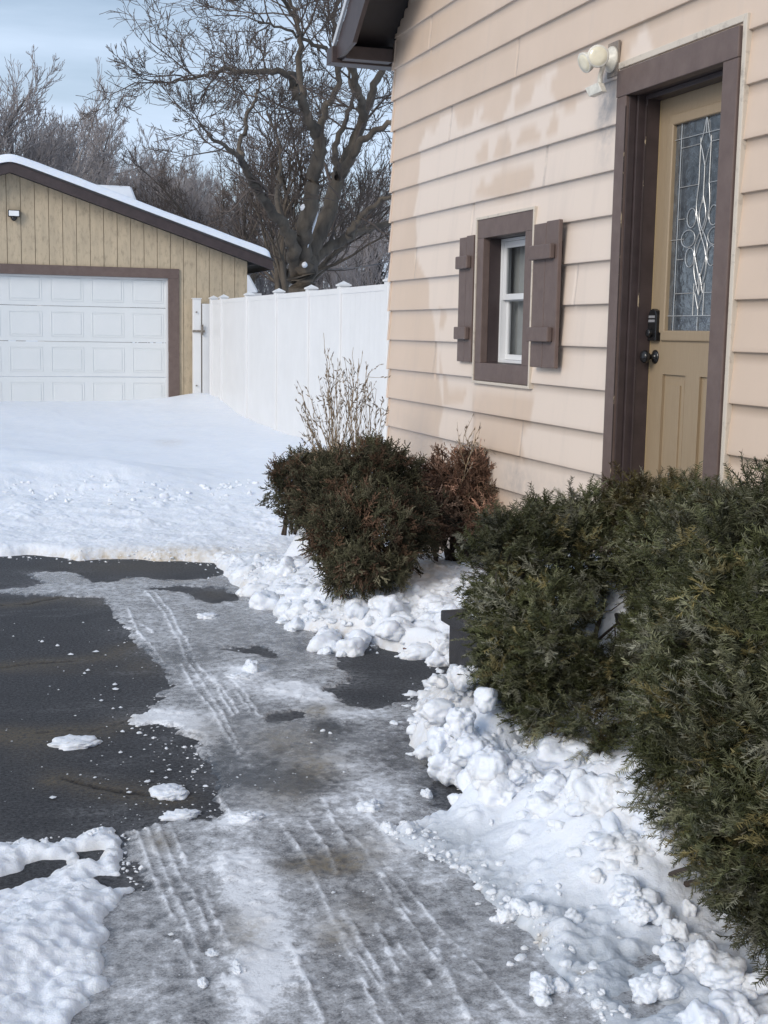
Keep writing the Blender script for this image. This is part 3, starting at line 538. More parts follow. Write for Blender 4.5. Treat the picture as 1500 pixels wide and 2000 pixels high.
# fine crumbs of ice on asphalt
rg=np.random.default_rng(9); Vs=[];Fs=[];n0=0
ico=np.array([(0,0,1),(.9,0,.1),(.3,.85,.1),(-.7,.5,.1),(-.7,-.5,.1),(.3,-.85,.1)]); icf=np.array([(0,1,2),(0,2,3),(0,3,4),(0,4,5),(0,5,1)])
crumb=[(82,1256,6),(112,1264,6),(138,1281,7),(188,1275,8),(172,1312,6),(165,1318,5),(225,1340,6),(225,1349,9),(198,1371,5),(235,1385,5),(221,1387,5),(147,1401,3),(240,1432,6),(236,1473,6),(284,1439,5),(186,1522,5),(252,1551,7),(297,1510,6),(330,1507,6),(287,1530,7),(325,1522,5),(104,1561,8),(114,1350,3),(700,1620,4),(650,1748,6),(335,1830,8),(326,1748,7),(412,1866,6),(455,1935,6),(550,1712,5)]
for _ in range(260):
    t=rg.uniform(); y_=rg.uniform(1200,1640); x_=rg.normal(330+ (y_-1200)*.25,110) if t<.6 else rg.uniform(0,900); crumb.append((x_,y_,rg.uniform(1.0,3.2)))
for _ in range(380):
    y_=rg.uniform(1420,1990); crumb.append((rg.normal(300+(y_-1420)*.9,170),y_,rg.uniform(1.,3.4)))
for x_,y_,r_ in crumb:
    c=onz(x_,y_,0); s=np.linalg.norm(c-C0)/FPX*r_; a_=rg.uniform(0,6.28); P=ico*rg.uniform(.6,1.3,(6,3))*s; P[:,2]*=.55
    Rm=np.array([[math.cos(a_),-math.sin(a_),0],[math.sin(a_),math.cos(a_),0],[0,0,1]]); P=P@Rm.T+[c[0],c[1],.006+ground_z(c[0],c[1])]
    Vs.append(P);Fs.append(icf+n0);n0+=6
V_=np.concatenate(Vs);F_=np.concatenate(Fs); T=np.zeros((len(V_),4));T[:,3]=1;T[:,1]=.3
o=fobj('ice_crumbs',V_,F_,M['snow'],None,False,{'tint':T}); tag(o,'scattered small crumbs of ice on the asphalt and icy driveway','ice crumbs',kind='stuff')

# ------------------------------------------------------------------ house
WX=2.86; YC=8.63; YB=-1.0
house=empty('house',(WX+1,YC,0),'beige lap sided house with brown trim, a small shuttered window and a tan side door','house')
# lap siding as a fine sheet with real overlapping courses and the cleaned / uncleaned patches of the paint
CZ=[.455,.655]+[.855,1.05,1.248,1.446,1.644,1.842,2.042,2.24,2.44,2.638,2.84,3.04,3.24,3.44,3.64,3.84,4.04,4.24,4.44,4.64,4.84,5.04,5.24,5.44,5.64]
def deck(y): return 3.47+.74*(8.6-y)
pal=[wp_ for wp_ in ([(862,545),(865,620),(862,668),(866,730),(880,780),(865,830),(862,870)],)]
def wallpoly(pts): return [(p[1],p[2]) for p in (onX(x,y,WX) for x,y in pts)]
# pale (washed) field
washed=wallpoly([(822,292),(822,345),(818,380),(812,430),(818,470),(812,500),(838,545),(842,600),(852,640),(856,700),(858,745),(868,790),(862,840),(868,880),(880,900),(1010,980),(1120,1100),(1230,1100),(1330,1100),(1330,600),(1300,150),(1260,40),(1205,170),(1180,150),(1128,192),(1128,215),(1110,220),(1060,150),(1085,140),(1050,160),(1040,205),(1012,220),(1006,180),(985,240),(945,240),(930,215),(925,242),(898,250),(888,215),(862,230),(852,258),(835,255)])
dark_sp=[wallpoly(p) for p in([(930,310),(950,278),(957,280),(958,315),(940,320)],[(968,308),(975,275),(990,256),(1004,280),(1002,300),(975,310)],[(1010,290),(1020,262),(1040,240),(1062,262),(1060,275),(1020,288)],[(1072,265),(1085,215),(1096,240),(1093,262),(1080,270)],
 [(930,385),(945,350),(957,365),(985,328),(1010,325),(1045,322),(1050,345),(1040,368),(985,385)],[(862,600),(876,612),(868,645),(860,640)],[(860,690),(878,762),(905,765),(915,760),(905,790),(870,790)],[(1045,770),(1040,830),(1020,850),(1030,890),(1015,905),(930,880),(925,770)])]
light_sp=[wallpoly(p) for p in([(1065,140),(1095,125),(1072,180)],[(1000,165),(1022,155),(1008,195)],[(935,215),(950,205),(940,240)])]
ycs=[];y=YC
for a in np.arange(3.9,YC,.011): ycs.append(a)
ycs=np.array([YB,1,2,3]+list(ycs)+[YC])
rows=[];offs=[]
for k in range(len(CZ)-1):
    z0,z1=CZ[k],CZ[k+1]
    for t,o_ in((0,-.004),(0.001,-.0155),(.02,-.0165),(.12,-.015),(.3,-.0115),(.5,-.008),(.75,-.0035),(.999,-.0005)): rows.append(z0+(z1-z0)*t); offs.append(o_)
rows=np.array(rows);offs=np.array(offs); Yg,Zg=np.meshgrid(ycs,rows); Og=np.repeat(offs[:,None],len(ycs),1)
kk=np.repeat(np.arange(len(CZ)-1),8); Og=Og+.0022*fbm(Yg*1.3,kk[:,None]*7.7+0*Yg,5,3)
Yw=Yg+.010*fbm(Yg*7,Zg*7,31,4)+.018*(vnoise(kk[:,None]*3.3+0*Yg,0*Yg,4)-.5)*1.2; Zw=Zg+.010*fbm(Yg*7,Zg*7,41,4)
sdw=-sdf(Yw,Zw,washed)
for p in dark_sp: sdw=np.minimum(sdw,sdf(Yw,Zw,p))
for p in light_sp: sdw=np.maximum(sdw,-sdf(Yw,Zw,p))
sv=.78*sstep(-.018,.018,sdw)
dv=np.zeros_like(Yg)
def wsp(px_,py_,ry,rz,a,drip=1):
    p=onX(px_,py_,WX); return a*np.exp(-(((Yg-p[1])/ry)**2+((Zg-p[2])/np.where(Zg<p[2],rz*drip,rz))**2))
for q in((1197,135,.06,.08,.9,3),(1180,175,.07,.10,.5,2),(1180,235,.06,.10,.35,1.5),(1190,290,.05,.10,.2,1),(950,795,.10,.10,.12,1),(1010,940,.22,.10,.55,1),(900,880,.5,.06,.25,1),(1100,960,.3,.07,.3,1),(800,860,.5,.05,.22,1),(790,820,.3,.05,.15,1),(1193,600,.03,.4,.25,1),(928,800,.02,.12,.25,1)): dv+=wsp(*q)
nY,nZ=len(ycs),len(rows)
i=np.arange(nZ-1)[:,None]*nY+np.arange(nY-1)[None,:]
ym=.5*(ycs[:-1]+ycs[1:]); zm=.5*(rows[:-1]+rows[1:]); YM,ZM=np.meshgrid(ym,zm)
keep=(ZM<deck(YM)-.02)|(YM<4.03)&(ZM<deck(8.06-YM)-.02)
for (a,b,c,d_) in((4.47,5.36,.3,2.62),(6.28,7.0,1.24,2.13)): keep&=~((YM>a)&(YM<b)&(ZM>c)&(ZM<d_))
# a closed vertical seam now and then between two panel lengths
seams=[(k,5.0+((k*2.33)%3.3)) for k in range(len(CZ)-1)]
Xg=WX+Og
for k,ys_ in seams:
    mk=(kk[:,None]==k)&(np.abs(Yg-ys_)<.0065); Xg=np.where(mk,Xg+.006,Xg); dv+=.5*((kk[:,None]==k)&(np.abs(Yg-ys_)<.012)) 
V_=np.stack([Xg,Yg,Zg],-1).reshape(-1,3); i=i[keep]; Fc=np.stack([i,i+nY,i+1+nY,i+1],-1)
T=np.stack([sv,np.clip(dv,0,1),0*sv,0*sv+1],-1).reshape(-1,4)
base_=Vector(house.location)
u=np.unique(Fc); re=np.full(len(V_),-1,np.int64); re[u]=np.arange(len(u))
o=fobj('siding',V_[u]-np.array(base_),re[Fc],M['siding'],house,False,{'tint':T[u]})
# far end wall, back, foundation
hb=MB(); hb.prism([(WX+.02,YC-.02,.2),(9,YC-.02,.2),(9,YC-.02,3.40),(WX+.02,YC-.02,3.40)],(0,-.1,0)); hb.box((8.9,YB,.2),(9,YC-.12,3.4)); hb.box((WX+.02,YB,.2),(9,YB+.1,3.4))
hb.box((WX+.004,YB,.0),(WX+.018,4.46,3.4));hb.box((WX+.004,5.38,.0),(WX+.018,6.27,3.4));hb.box((WX+.004,7.01,.0),(WX+.018,YC-.02,3.4));hb.box((WX+.004,6.27,0),(WX+.018,7.01,1.23));hb.box((WX+.004,6.27,2.14),(WX+.018,7.01,3.4));hb.box((WX+.004,4.46,2.64),(WX+.018,5.38,3.4))
part(hb,'side_wall',mat('side_wall_siding',(.56,.47,.40),.6,noise=.05),house)
fo=MB(); fo.box((WX+.02,YB,-.05),(WX+.12,4.45,.455)); fo.box((WX+.02,5.4,-.05),(WX+.12,YC-.03,.455)); part(fo,'foundation',mat('block_foundation',(.36,.35,.34),.8,noise=.25,bump=.4),house)
cp=MB()
for k in range(1,len(CZ)-1):
    if CZ[k+1]>3.5: break
    z0,z1=CZ[k],CZ[k+1]
    cp.prism([(WX-.021,YC+.002,z0-.004),(WX-.006,YC+.002,z1-.008),(WX+.02,YC+.002,z1-.008),(WX+.02,YC+.002,z0-.004)],(0,-.022,0))
    cp.prism([(WX-.021,YC+.014,z0-.004),(WX-.006,YC+.004,z1-.008),(WX+.05,YC+.004,z1-.008),(WX+.05,YC+.014,z0-.004)],(0,-.012,0))
part(cp,'corner_cap',mat('corner_cap_paint',(.66,.53,.43),.45,noise=.1),house)
# roof: gable with rake overhang
OX=2.50; rt=.16
rf=MB()
rf.prism([(OX+.02,8.76,deck(8.76)+.02),(OX+.02,4.03,deck(4.03)+.02),(OX+.02,4.03,deck(4.03)+.08),(OX+.02,8.76,deck(8.76)+.08)],(6.9,0,0))
rf.prism([(OX+.02,-.70,deck(8.76)+.02),(OX+.02,-.70,deck(8.76)+.08),(OX+.02,4.03,deck(4.03)+.08),(OX+.02,4.03,deck(4.03)+.02)],(6.9,0,0))
part(rf,'roof',M['shingle'],house)
fs=MB(); fh=.30
fs.prism([(OX-.025,8.58,3.30),(OX-.025,8.72,3.30),(OX-.025,8.72,deck(8.72)+.0),(OX-.025,4.03,deck(4.03)+.06),(OX-.025,4.03,deck(4.03)-.19),(OX-.025,8.34,deck(8.34)-.33)],(.028,0,0))
part(fs,'rake_board',M['brown_dark'],house)
de=MB(); de.prism([(OX-.045,8.74,deck(8.74)+.0),(OX-.045,4.03,deck(4.03)+.05),(OX-.045,4.03,deck(4.03)+.10),(OX-.045,8.74,deck(8.74)+.05)],(.018,0,0)); part(de,'drip_edge',mat('snowy_drip_edge',(.5,.52,.55),.4,noise=.2),house)
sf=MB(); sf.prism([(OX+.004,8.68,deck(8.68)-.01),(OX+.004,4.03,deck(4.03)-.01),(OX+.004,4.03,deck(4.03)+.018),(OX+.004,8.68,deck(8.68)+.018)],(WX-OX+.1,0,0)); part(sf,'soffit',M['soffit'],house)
er=MB(); er.box((OX+.005,8.60,3.285),(WX-.024,8.70,3.37)); er.box((OX-.06,8.705,3.275),(9.3,8.84,3.38)); part(er,'eave_return',M['brown_dark'],house,bevel=.006)
# ---- side door
door=empty('door',(2.98,5.27,.5)); door.parent=house; door.location=Vector((2.98,5.27,.5))-base_
DX=2.98; LT=[]
def dpart(mb,name,m_,**k):
    return part(mb,name,m_,door,**k)
Y0,Y1=4.50,5.275; dz0,dz1=.5,2.545
# slab with recessed lower panels, build as frame of boxes around panels
sb=MB(); gy0,gy1,gz0,gz1=4.63,5.145,1.515,2.415
sb.box((DX,Y0,dz0),(DX+.04,gy0,dz1)); sb.box((DX,gy1,dz0),(DX+.04,Y1,dz1)); sb.box((DX,gy0,gz1),(DX+.04,gy1,dz1))
pzt,pzb=1.335,.70; ps=((4.955,5.145),(4.63,4.84))
sb.box((DX,gy0,pzt),(DX+.04,gy1,gz0)); sb.box((DX,gy0,dz0),(DX+.04,gy1,pzb)); sb.box((DX,4.84,pzb),(DX+.04,4.955,pzt))

o=dpart(sb,'slab',M['tan'])
pn=MB()
for a,b in ps:
    pn.box((DX+.012,a,pzb),(DX+.03,b,pzt)); pn.prism([(DX+.012,a+.02,pzb+.02),(DX+.012,b-.02,pzb+.02),(DX+.012,b-.02,pzt-.02),(DX+.012,a+.02,pzt-.02)],(-.002,0,0))
    pn.box((DX+.003,a+.045,pzb+.045),(DX+.02,b-.045,pzt-.045))
dpart(pn,'raised_panel',M['tan'],bevel=.006)
lf=MB(); w=.034
for a,b,c,d_ in((gy0-.02,gy1+.02,gz1-.012,gz1+w),(gy0-.02,gy1+.02,gz0-w,gz0+.012),(gy0-w,gy0+.012,gz0-.0,gz1+.0),(gy1-.012,gy1+w,gz0+.0,gz1+.0)): lf.box((DX-.012,a,c),(DX+.02,b,d_))
dpart(lf,'glass_surround',M['tan'],bevel=.007,seg=3)
gl=MB(); gl.quad((DX+.008,gy0,gz0),(DX+.008,gy0,gz1),(DX+.008,gy1,gz1),(DX+.008,gy1,gz0)); glo=dpart(gl,'glass_pane',M['dglass'])
# came pattern traced on the door plane and mirrored about the glass centre
cmb=MB(); cyc=(gy0+gy1)/2; GX=DX+.004
def came(pts,r=.0019,mirror=True,world=False):
    W=[(GX,p[0],p[1]) for p in pts] if world else [tuple(onX(x,y,GX)) for x,y in pts]
    W=[(GX,y_,z_) for _,y_,z_ in W]
    cmb.tube(W,r,5)
    if mirror: cmb.tube([(GX,2*cyc-y_,z_) for _,y_,z_ in W],r,5)
def sm(ctrl,n=10):
    P=np.array(ctrl,float); out=[]
    for k in range(len(P)-1):
        p0=P[max(k-1,0)];p1=P[k];p2=P[k+1];p3=P[min(k+2,len(P)-1)]
        for t in np.linspace(0,1,n,endpoint=False): out.append(.5*((2*p1)+(-p0+p2)*t+(2*p0-5*p1+4*p2-p3)*t*t+(-p0+3*p1-3*p2+p3)*t**3))
    out.append(P[-1]); return [tuple(q) for q in out]
bi=.062; came([(gy1-.006,gz0+.006),(gy1-.006,gz1-.006)],.0035,world=True); came([(gy1-bi,gz0),(gy1-bi,gz1)],world=True)
came([(gy0,gz1-.006),(gy1,gz1-.006)],.003,False,True); came([(gy0,gz1-.075),(gy1,gz1-.075)],.0021,False,True); came([(gy0,gz0+.075),(gy1,gz0+.075)],.0021,False,True); came([(gy0,gz0+.006),(gy1,gz0+.006)],.003,False,True)
cz=gz0+.40
for y_ in(0,): came([(cyc,gz1-.075),(cyc,gz1)],.0021,False,True); came([(cyc,gz0),(cyc,gz0+.07)],.0021,False,True)
came([(cyc+.04,gz1-.09),(cyc+.04,cz+.22)],world=True); came([(cyc+.04,cz-.19),(cyc+.04,gz0+.075)],world=True)
came([(gy1-bi,cz+.385),(cyc+.04,cz+.385)],world=True)
came(sm([(cyc+.04,cz+.385),(cyc+.02,cz+.43),(cyc,cz+.50)]),world=True); came(sm([(cyc+.04,cz+.385),(cyc+.018,cz+.34),(cyc,cz+.29)]),world=True)
came([(cyc,cz+.29),(cyc,cz+.14)],.0021,False,True)
came([(gy1-bi,cz+.22),(cyc+.04,cz+.22)],world=True)
# interlaced knot with petals
came(sm([(cyc+.04,cz+.22),(cyc+.05,cz+.12),(cyc+.01,cz+.02),(cyc-.035,cz-.06),(cyc-.045,cz-.14),(cyc,cz-.24)]),.0020,world=True)
came(sm([(cyc,cz+.17),(cyc+.025,cz+.10),(cyc+.012,cz+.05),(cyc-.03,cz),(cyc-.05,cz-.05),(cyc-.02,cz-.13),(cyc,cz-.17)]),.0022,world=True)
for dy_,dz_,rx_,rz_ in((.105,.0,.055,.036),(.085,.085,.035,.04),(.085,-.08,.035,.04)):
    came([(cyc+dy_+rx_*math.cos(a),cz+dz_+rz_*math.sin(a)) for a in np.linspace(0,2*math.pi,22)],.0020,world=True)
for zz in(.085,0,-.085): came([(gy1-bi,cz+zz),(cyc+.14,cz+zz)],world=True)
came([(gy1,cz),(gy1-bi,cz)],world=True)
q=gz0+.17; came([(gy1-bi,q),(cyc+.03,q)],world=True); came([(cyc,q+.08),(cyc+.03,q),(cyc,q-.07)],world=True); came([(cyc,q-.07),(cyc,gz0+.075)],.0021,False,True); came([(cyc,q+.08),(cyc,cz-.24)],.0021,False,True)
o=part(cmb,'leaded_came',M['came'],door); wl=o
# hardware
kb=MB(); KZ=1.41; KY=5.215
kb.lathe([(-.002,.031),(.004,.031),(.008,.024),(.012,.012),(.03,.011),(.036,.02),(.046,.028),(.058,.029),(.066,.024),(.071,.012),(.072,.002)],(DX,KY,KZ),(-1,0,0),24); dpart(kb,'door_knob',M['black'],smooth=True)
db=MB(); zc=1.545
db.prism([(DX,KY-.036,zc-.065),(DX,KY+.036,zc-.065),(DX,KY+.038,zc+.045),(DX,KY+.025,zc+.068),(DX,KY,zc+.078),(DX,KY-.025,zc+.068),(DX,KY-.038,zc+.045)],(-.026,0,0)); db.lathe([(0,.019),(.02,.019),(.024,.014)],(DX-.025,KY,zc-.03),(-1,0,0),20); o=dpart(db,'deadbolt',M['black'],bevel=.004)
kp=MB(); 
for r_ in range(2): kp.box((DX-.0285,KY-.026,zc+.018+r_*.018),(DX-.026,KY+.026,zc+.029+r_*.018))
kpo=kp.build('keypad',mat('keypad_grey',(.25,.25,.26),.3),o); kpo.data.transform(Matrix.Translation(-(Vector(house.location)+Vector(door.location))))
# ---- door casing & jamb (parts of the house)
cs=MB(); cx0,cx1=WX-.035,WX+.015
cs.box((cx0,5.30,.35),(cx1,5.388,2.545)); cs.box((cx0,4.43,.35),(cx1,4.535,2.545)); cs.box((cx0-.003,4.43,2.545),(cx1,5.388,2.66))
part(cs,'door_casing',M['brown'],house,bevel=.004)
jb=MB(); jb.box((WX+.0155,5.279,.35),(DX+.03,5.33,2.55)); jb.box((WX-.02,5.292,.35),(WX+.014,5.2995,2.544)); jb.box((WX+.05,5.262,.35),(DX-.004,5.2785,2.545)); jb.box((WX-.02,4.5355,.35),(DX+.03,4.5395,2.54)); jb.box((WX+.0155,4.45,.35),(DX+.05,4.5354,2.55)); jb.box((WX+.0155,4.5,2.5465),(DX+.05,5.33,2.6)); jb.box((WX+.05,4.54,2.525),(DX-.004,5.262,2.546))
part(jb,'door_jamb',M['brown_dark'],house,bevel=.002)
def m_chip():
    n=NT('chipped_edge_paint'); c=n.ramp(n.noise(5,6,.75,vec=n.map((4,4,1.6))),.58,.63,(.05,.037,.036),(.42,.34,.23)); n.col(c); n.rough(.6); return n.m
cq=MB(); cq.box((WX+.0455,5.2595,.45),(WX+.0505,5.2625,2.50)); cq.box((cx0-.001,5.2985,.45),(cx0+.003,5.3005,2.5)); part(cq,'chipped_edge',m_chip(),house)
ws=MB(); ws.box((DX-.004,5.2625,.5),(DX-.0005,5.272,2.53)); ws.box((DX-.004,4.54,2.527),(DX-.0005,5.262,2.532)); part(ws,'weather_strip',mat('weather_strip',(.42,.33,.19),.5),house)
jc=MB(); jc.box((WX-.026,4.398,.4),(WX+.01,4.425,2.70)); jc.box((WX-.026,4.4255,2.672),(WX+.01,5.40,2.70)); part(jc,'door_channel',M['j_chan'],house,bevel=.003)
th=MB(); th.box((WX-.03,4.5,.44),(DX+.04,5.3,.495)); part(th,'threshold',M['steel'],house)
# ---- window
win=empty('window',(0,0,0)); win.parent=house; win.location=Vector((WX,6.64,1.7))-base_
wy0,wy1,wz0,wz1=6.26,7.02,1.235,2.135   # outer brown trim
iy0,iy1,iz0,iz1=6.36,6.93,1.335,2.03
wt=MB(); a,b=WX-.022,WX+.02
wt.box((a,wy0,iz0),(b,iy0,iz1)); wt.box((a,iy1,iz0),(b,wy1,iz1)); wt.box((a,wy0,iz1),(b,wy1,wz1)); wt.box((a,wy0,wz0),(b,wy1,iz0)); part(wt,'window_trim',M['brown'],win,bevel=.003)
rv=MB(); c_=WX+.11; rv.box((b,iy1-.001,iz0-.02),(c_,iy1+.02,iz1+.02)); rv.box((b,iy0-.02,iz0-.02),(c_,iy0+.001,iz1+.02)); rv.box((b,iy0,iz1-.001),(c_,iy1,iz1+.02)); rv.box((b,iy0,iz0-.02),(c_,iy1,iz0+.001)); part(rv,'reveal',M['brown_dark'],win)
fr=MB(); SX=WX+.095
def ring(mb,x0,x1,y0,y1,z0,z1,t): mb.box((x0,y0,z0),(x1,y0+t,z1)); mb.box((x0,y1-t,z0),(x1,y1,z1)); mb.box((x0,y0+t,z1-t),(x1,y1-t,z1)); mb.box((x0,y0+t,z0),(x1,y1-t,z0+t))
ring(fr,SX-.01,SX+.05,iy0+.003,iy1-.003,iz0+.003,iz1-.003,.016); part(fr,'frame',M['vinyl'],win,bevel=.002)
us=MB(); zmid=1.70; ring(us,SX,SX+.02,iy0+.02,iy1-.02,zmid-.012,iz1-.02,.034); part(us,'upper_sash',M['vinyl'],win,bevel=.003)
ls=MB(); ring(ls,SX+.024,SX+.045,iy0+.02,iy1-.02,iz0+.02,zmid+.012,.03); part(ls,'lower_sash',M['vinyl'],win,bevel=.003)
gp=MB(); gp.quad((SX+.01,iy0+.05,zmid),(SX+.01,iy0+.05,iz1-.05),(SX+.01,iy1-.05,iz1-.05),(SX+.01,iy1-.05,zmid)); part(gp,'upper_pane',M['glass'],win)
gp=MB(); gp.quad((SX+.035,iy0+.045,iz0+.045),(SX+.035,iy0+.045,zmid-.01),(SX+.035,iy1-.045,zmid-.01),(SX+.035,iy1-.045,iz0+.045)); part(gp,'lower_pane',M['glass'],win)
cu=MB(); yy=np.linspace(iy0-.1,iy1+.38,120); P=[(SX+.085+.012*math.sin(v*75)+.006*math.sin(v*33),v) for v in yy]
for k in range(119): cu.quad((P[k][0],P[k][1],iz0),(P[k][0],P[k][1],iz1),(P[k+1][0],P[k+1][1],iz1),(P[k+1][0],P[k+1][1],iz0))
part(cu,'curtain',M['curtain'],win,smooth=True)
rm=MB(); rm.box((SX+.06,iy0-.2,iz0-.2),(SX+.9,iy1+.5,iz1+.2)); rm.f=[f for k,f in enumerate(rm.f) if k!=5]; part(rm,'room_interior',M['dark_in'],win)
jw=MB(); ring(jw,WX-.028,WX+.008,wy0-.016,wy1+.018,wz0-.018,wz1+.014,.0155); part(jw,'window_channel',M['j_chan'],win,bevel=.002)
# ---- shutters
def shutter(y0,y1,x_out,lab):
    s=empty('shutter',(0,0,0)); s.parent=house; s.location=Vector((x_out,(y0+y1)/2,1.34))-base_; s['label']=lab
    z0,z1=1.335,2.055; w_=(y1-y0)/2
    bd=MB(); bd.box((x_out,y0,z0),(x_out+.022,y0+w_-.0015,z1)); bd.box((x_out,y0+w_+.0015,z0),(x_out+.022,y1,z1-.006)); bd.box((x_out+.021,y0+.05,z0+.1),(WX-.012,y1-.05,z0+.2)); bd.box((x_out+.021,y0+.05,z1-.2),(WX-.012,y1-.05,z1-.1)); part(bd,'board',M['brown'],s,bevel=.004)
    for zc_ in(1.50,1.905):
        bt=MB(); bt.box((x_out-.030,y0+.03,zc_-.036),(x_out-.0005,y1-.008,zc_+.036)); part(bt,'batten',M['brown'],s,bevel=.006)
shutter(7.045,7.265,WX-.034,'brown board shutter left of the small window, with two battens')
shutter(5.875,6.165,WX-.062,'brown board shutter right of the small window, overlapping its trim')
# ---- doorstep (dark slab) and landing
st=empty('doorstep',(2.42,4.8,0),'charcoal stone doorstep corner sticking out of the snow behind the clipped yew','doorstep')
s1=MB(); s1.box((1.99,4.2,.25),(2.83,5.24,.30)); part(s1,'tread',M['concrete'],st,bevel=.008)
s1=MB(); s1.box((2.02,4.24,-.02),(2.83,5.20,.25)); part(s1,'riser',M['concrete'],st)
s1=MB(); s1.box((2.33,4.25,.301),(2.83,5.20,.47)); part(s1,'landing',M['concrete'],st,bevel=.008)
X_,Y_=np.meshgrid(np.linspace(2.06,2.835,70),np.linspace(4.24,5.16,80)); de_=np.minimum(np.minimum(X_-2.06,2.9-X_),np.minimum(Y_-4.24,5.16-Y_))
Z_=np.where(X_<2.33,.302,.472)*0+.302+.17*sstep(2.26,2.38,X_)+.10*sstep(0,.09,de_)*(1+.5*fbm(X_*4,Y_*4,9,4))-.004; nx_=70; i=(np.arange(79)[:,None]*nx_+np.arange(69)[None,:]).ravel()
T_=np.zeros((X_.size,4)); T_[:,3]=1; fobj('snow_cap',np.stack([X_,Y_,Z_],-1).reshape(-1,3)-np.array(st.location),np.stack([i,i+1,i+1+nx_,i+nx_],-1),M['snow'],st,True,{'tint':T_})

# ------------------------------------------------------------------ floodlight above the window
fl_=empty('floodlight',(WX-.02,5.54,2.74),'aged cream twin floodlight with motion sensor on the siding left of the door','wall light')
def at(px_,py_,X_): return Vector(onX(px_,py_,X_))
mb=MB(); a=at(1196,112,WX-.02)
mb.box((WX-.020,a.y-.055,a.z-.085),(WX-.010,a.y+.045,a.z+.065)); part(mb,'torn_patch',mat('rusty_patch',(.30,.25,.20),.7,noise=.5,nscale=22,col2=(.15,.13,.12)),fl_)
mb=MB(); mb.lathe([(0,.058),(.012,.056),(.028,.034),(.045,.028),(.05,.0)],(WX-.02,a.y,a.z-.01),(-1,0,0),24); mb.tube([(WX-.05,a.y,a.z),(WX-.075,a.y+.02,a.z+.02),(WX-.09,a.y+.03,a.z+.015)],.017,10); mb.tube([(WX-.05,a.y,a.z),(WX-.09,a.y+.01,a.z-.01)],.016,10); part(mb,'mount',M['floodwhite'],fl_,smooth=True)
def lamp(pc,dirv,rad,ln):
    m1=MB(); d=Vector(dirv).normalized(); o=Vector(pc); m1.lathe([(-ln,.014),(-ln*.95,.024),(-ln*.5,rad*.62),(-.012,rad*.98),(0,rad*1.04),(.006,rad*1.04),(.008,rad*.92)],o,d,26); part(m1,'lamp_head',M['floodwhite'],fl_,smooth=True)
    hh=fl_.children[-1]
    m2=MB(); m2.lathe([(.0045,rad*.9),(.009,rad*.84),(.0095,rad*.4),(.0098,.001)],o,d,26); o2=m2.build('lens',M['lens'],hh,smooth=True); o2.data.transform(Matrix.Translation(-Vector(fl_.location)))
c1=at(1168,110,WX-.17); lamp(c1,(-.30,-.93,-.10),.046,.11)
c2=at(1143,122,WX-.16); lamp(c2,(-.88,-.10,-.42),.044,.10)
mb=MB(); j=at(1172,150,WX-.10); s_=at(1162,175,WX-.12); mb.tube([(WX-.06,a.y,a.z-.02),tuple(j),tuple(at(1172,165,WX-.11))],.011,8); part(mb,'sensor_arm',M['floodwhite'],fl_,smooth=True)
mb=MB(); mb.prism([tuple(at(*q,WX-.14)) for q in((1142,172),(1168,160),(1175,178),(1150,189))],(.035,.01,0)); part(mb,'motion_sensor',M['floodwhite'],fl_,bevel=.004)

# ------------------------------------------------------------------ garage
GY=20.5; gx0,gx1,gxm=-2.75,4.41,.84; gf=.22; gw=2.53; gs=(3.66-2.53)/(gxm-gx1)*-1
gar=empty('garage',(gxm,GY,gf),'tan board sided garage with white double door and snowy roof','garage')
def gz(x): return 2.55+ (1.17/3.57)*(3.57-abs(x-gxm))
dxl,dxr,dzt=-1.72,3.165,2.26
gw_=MB(); w=.2015; x=gx1
edges=[gx1]
while edges[-1]-w>gx0: edges.append(edges[-1]-w)
edges.append(gx0)
for k in range(len(edges)-1):
    b,a=edges[k]-.004,edges[k+1]+.004
    zb=gf-.1
    for lo,hi in(((a,b),) if (b<dxl-.12 or a>dxr+.12) else ((max(a,dxr+.1),b),) if a>dxr-.1 and b>dxr+.1 else ()):
        pass
    inside=(b>dxl-.1 and a<dxr+.1)
    if inside: 
        gw_.prism([(a,GY,dzt+.05),(b,GY,dzt+.05),(b,GY,gz(b))]+([(gxm,GY,gz(gxm))] if a<gxm<b else [])+[(a,GY,gz(a))],(0,.02,0))
        if b>dxr+.1: gw_.prism([(dxr+.1,GY,zb),(b,GY,zb),(b,GY,dzt+.05),(dxr+.1,GY,dzt+.05)],(0,.02,0))
        if a<dxl-.1: gw_.prism([(a,GY,zb),(dxl-.1,GY,zb),(dxl-.1,GY,dzt+.05),(a,GY,dzt+.05)],(0,.02,0))
    else: gw_.prism([(a,GY,zb),(b,GY,zb),(b,GY,gz(b)),(a,GY,gz(a))],(0,.02,0))
part(gw_,'front_wall',M['gsiding'],gar)
bk=MB(); bk.prism([(gx0,GY+.021,dzt),(gx1,GY+.021,dzt),(gx1,GY+.021,gz(gx1)),(gxm,GY+.021,gz(gxm)),(gx0,GY+.021,gz(gx0))],(0,.05,0)); bk.box((gx1-.03,GY+.0215,gf-.1),(gx1,GY+7,gz(gx1))); bk.box((gx0,GY+.0215,gf-.1),(gx0+.03,GY+7,gz(gx0))); bk.box((dxr+.1,GY+.021,gf-.1),(gx1-.03,GY+.071,dzt)); bk.box((gx0+.03,GY+.021,gf-.1),(dxl-.1,GY+.071,dzt))
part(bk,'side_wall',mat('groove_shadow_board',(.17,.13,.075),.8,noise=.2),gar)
tr_=MB(); tr_.box((dxr,GY-.03,gf-.05),(dxr+.165,GY+.03,dzt)); tr_.box((dxl-.165,GY-.03,gf-.05),(dxl,GY+.03,dzt)); tr_.box((dxl-.165,GY-.032,dzt),(dxr+.165,GY+.03,dzt+.145)); part(tr_,'door_trim',M['brown'],gar,bevel=.004)
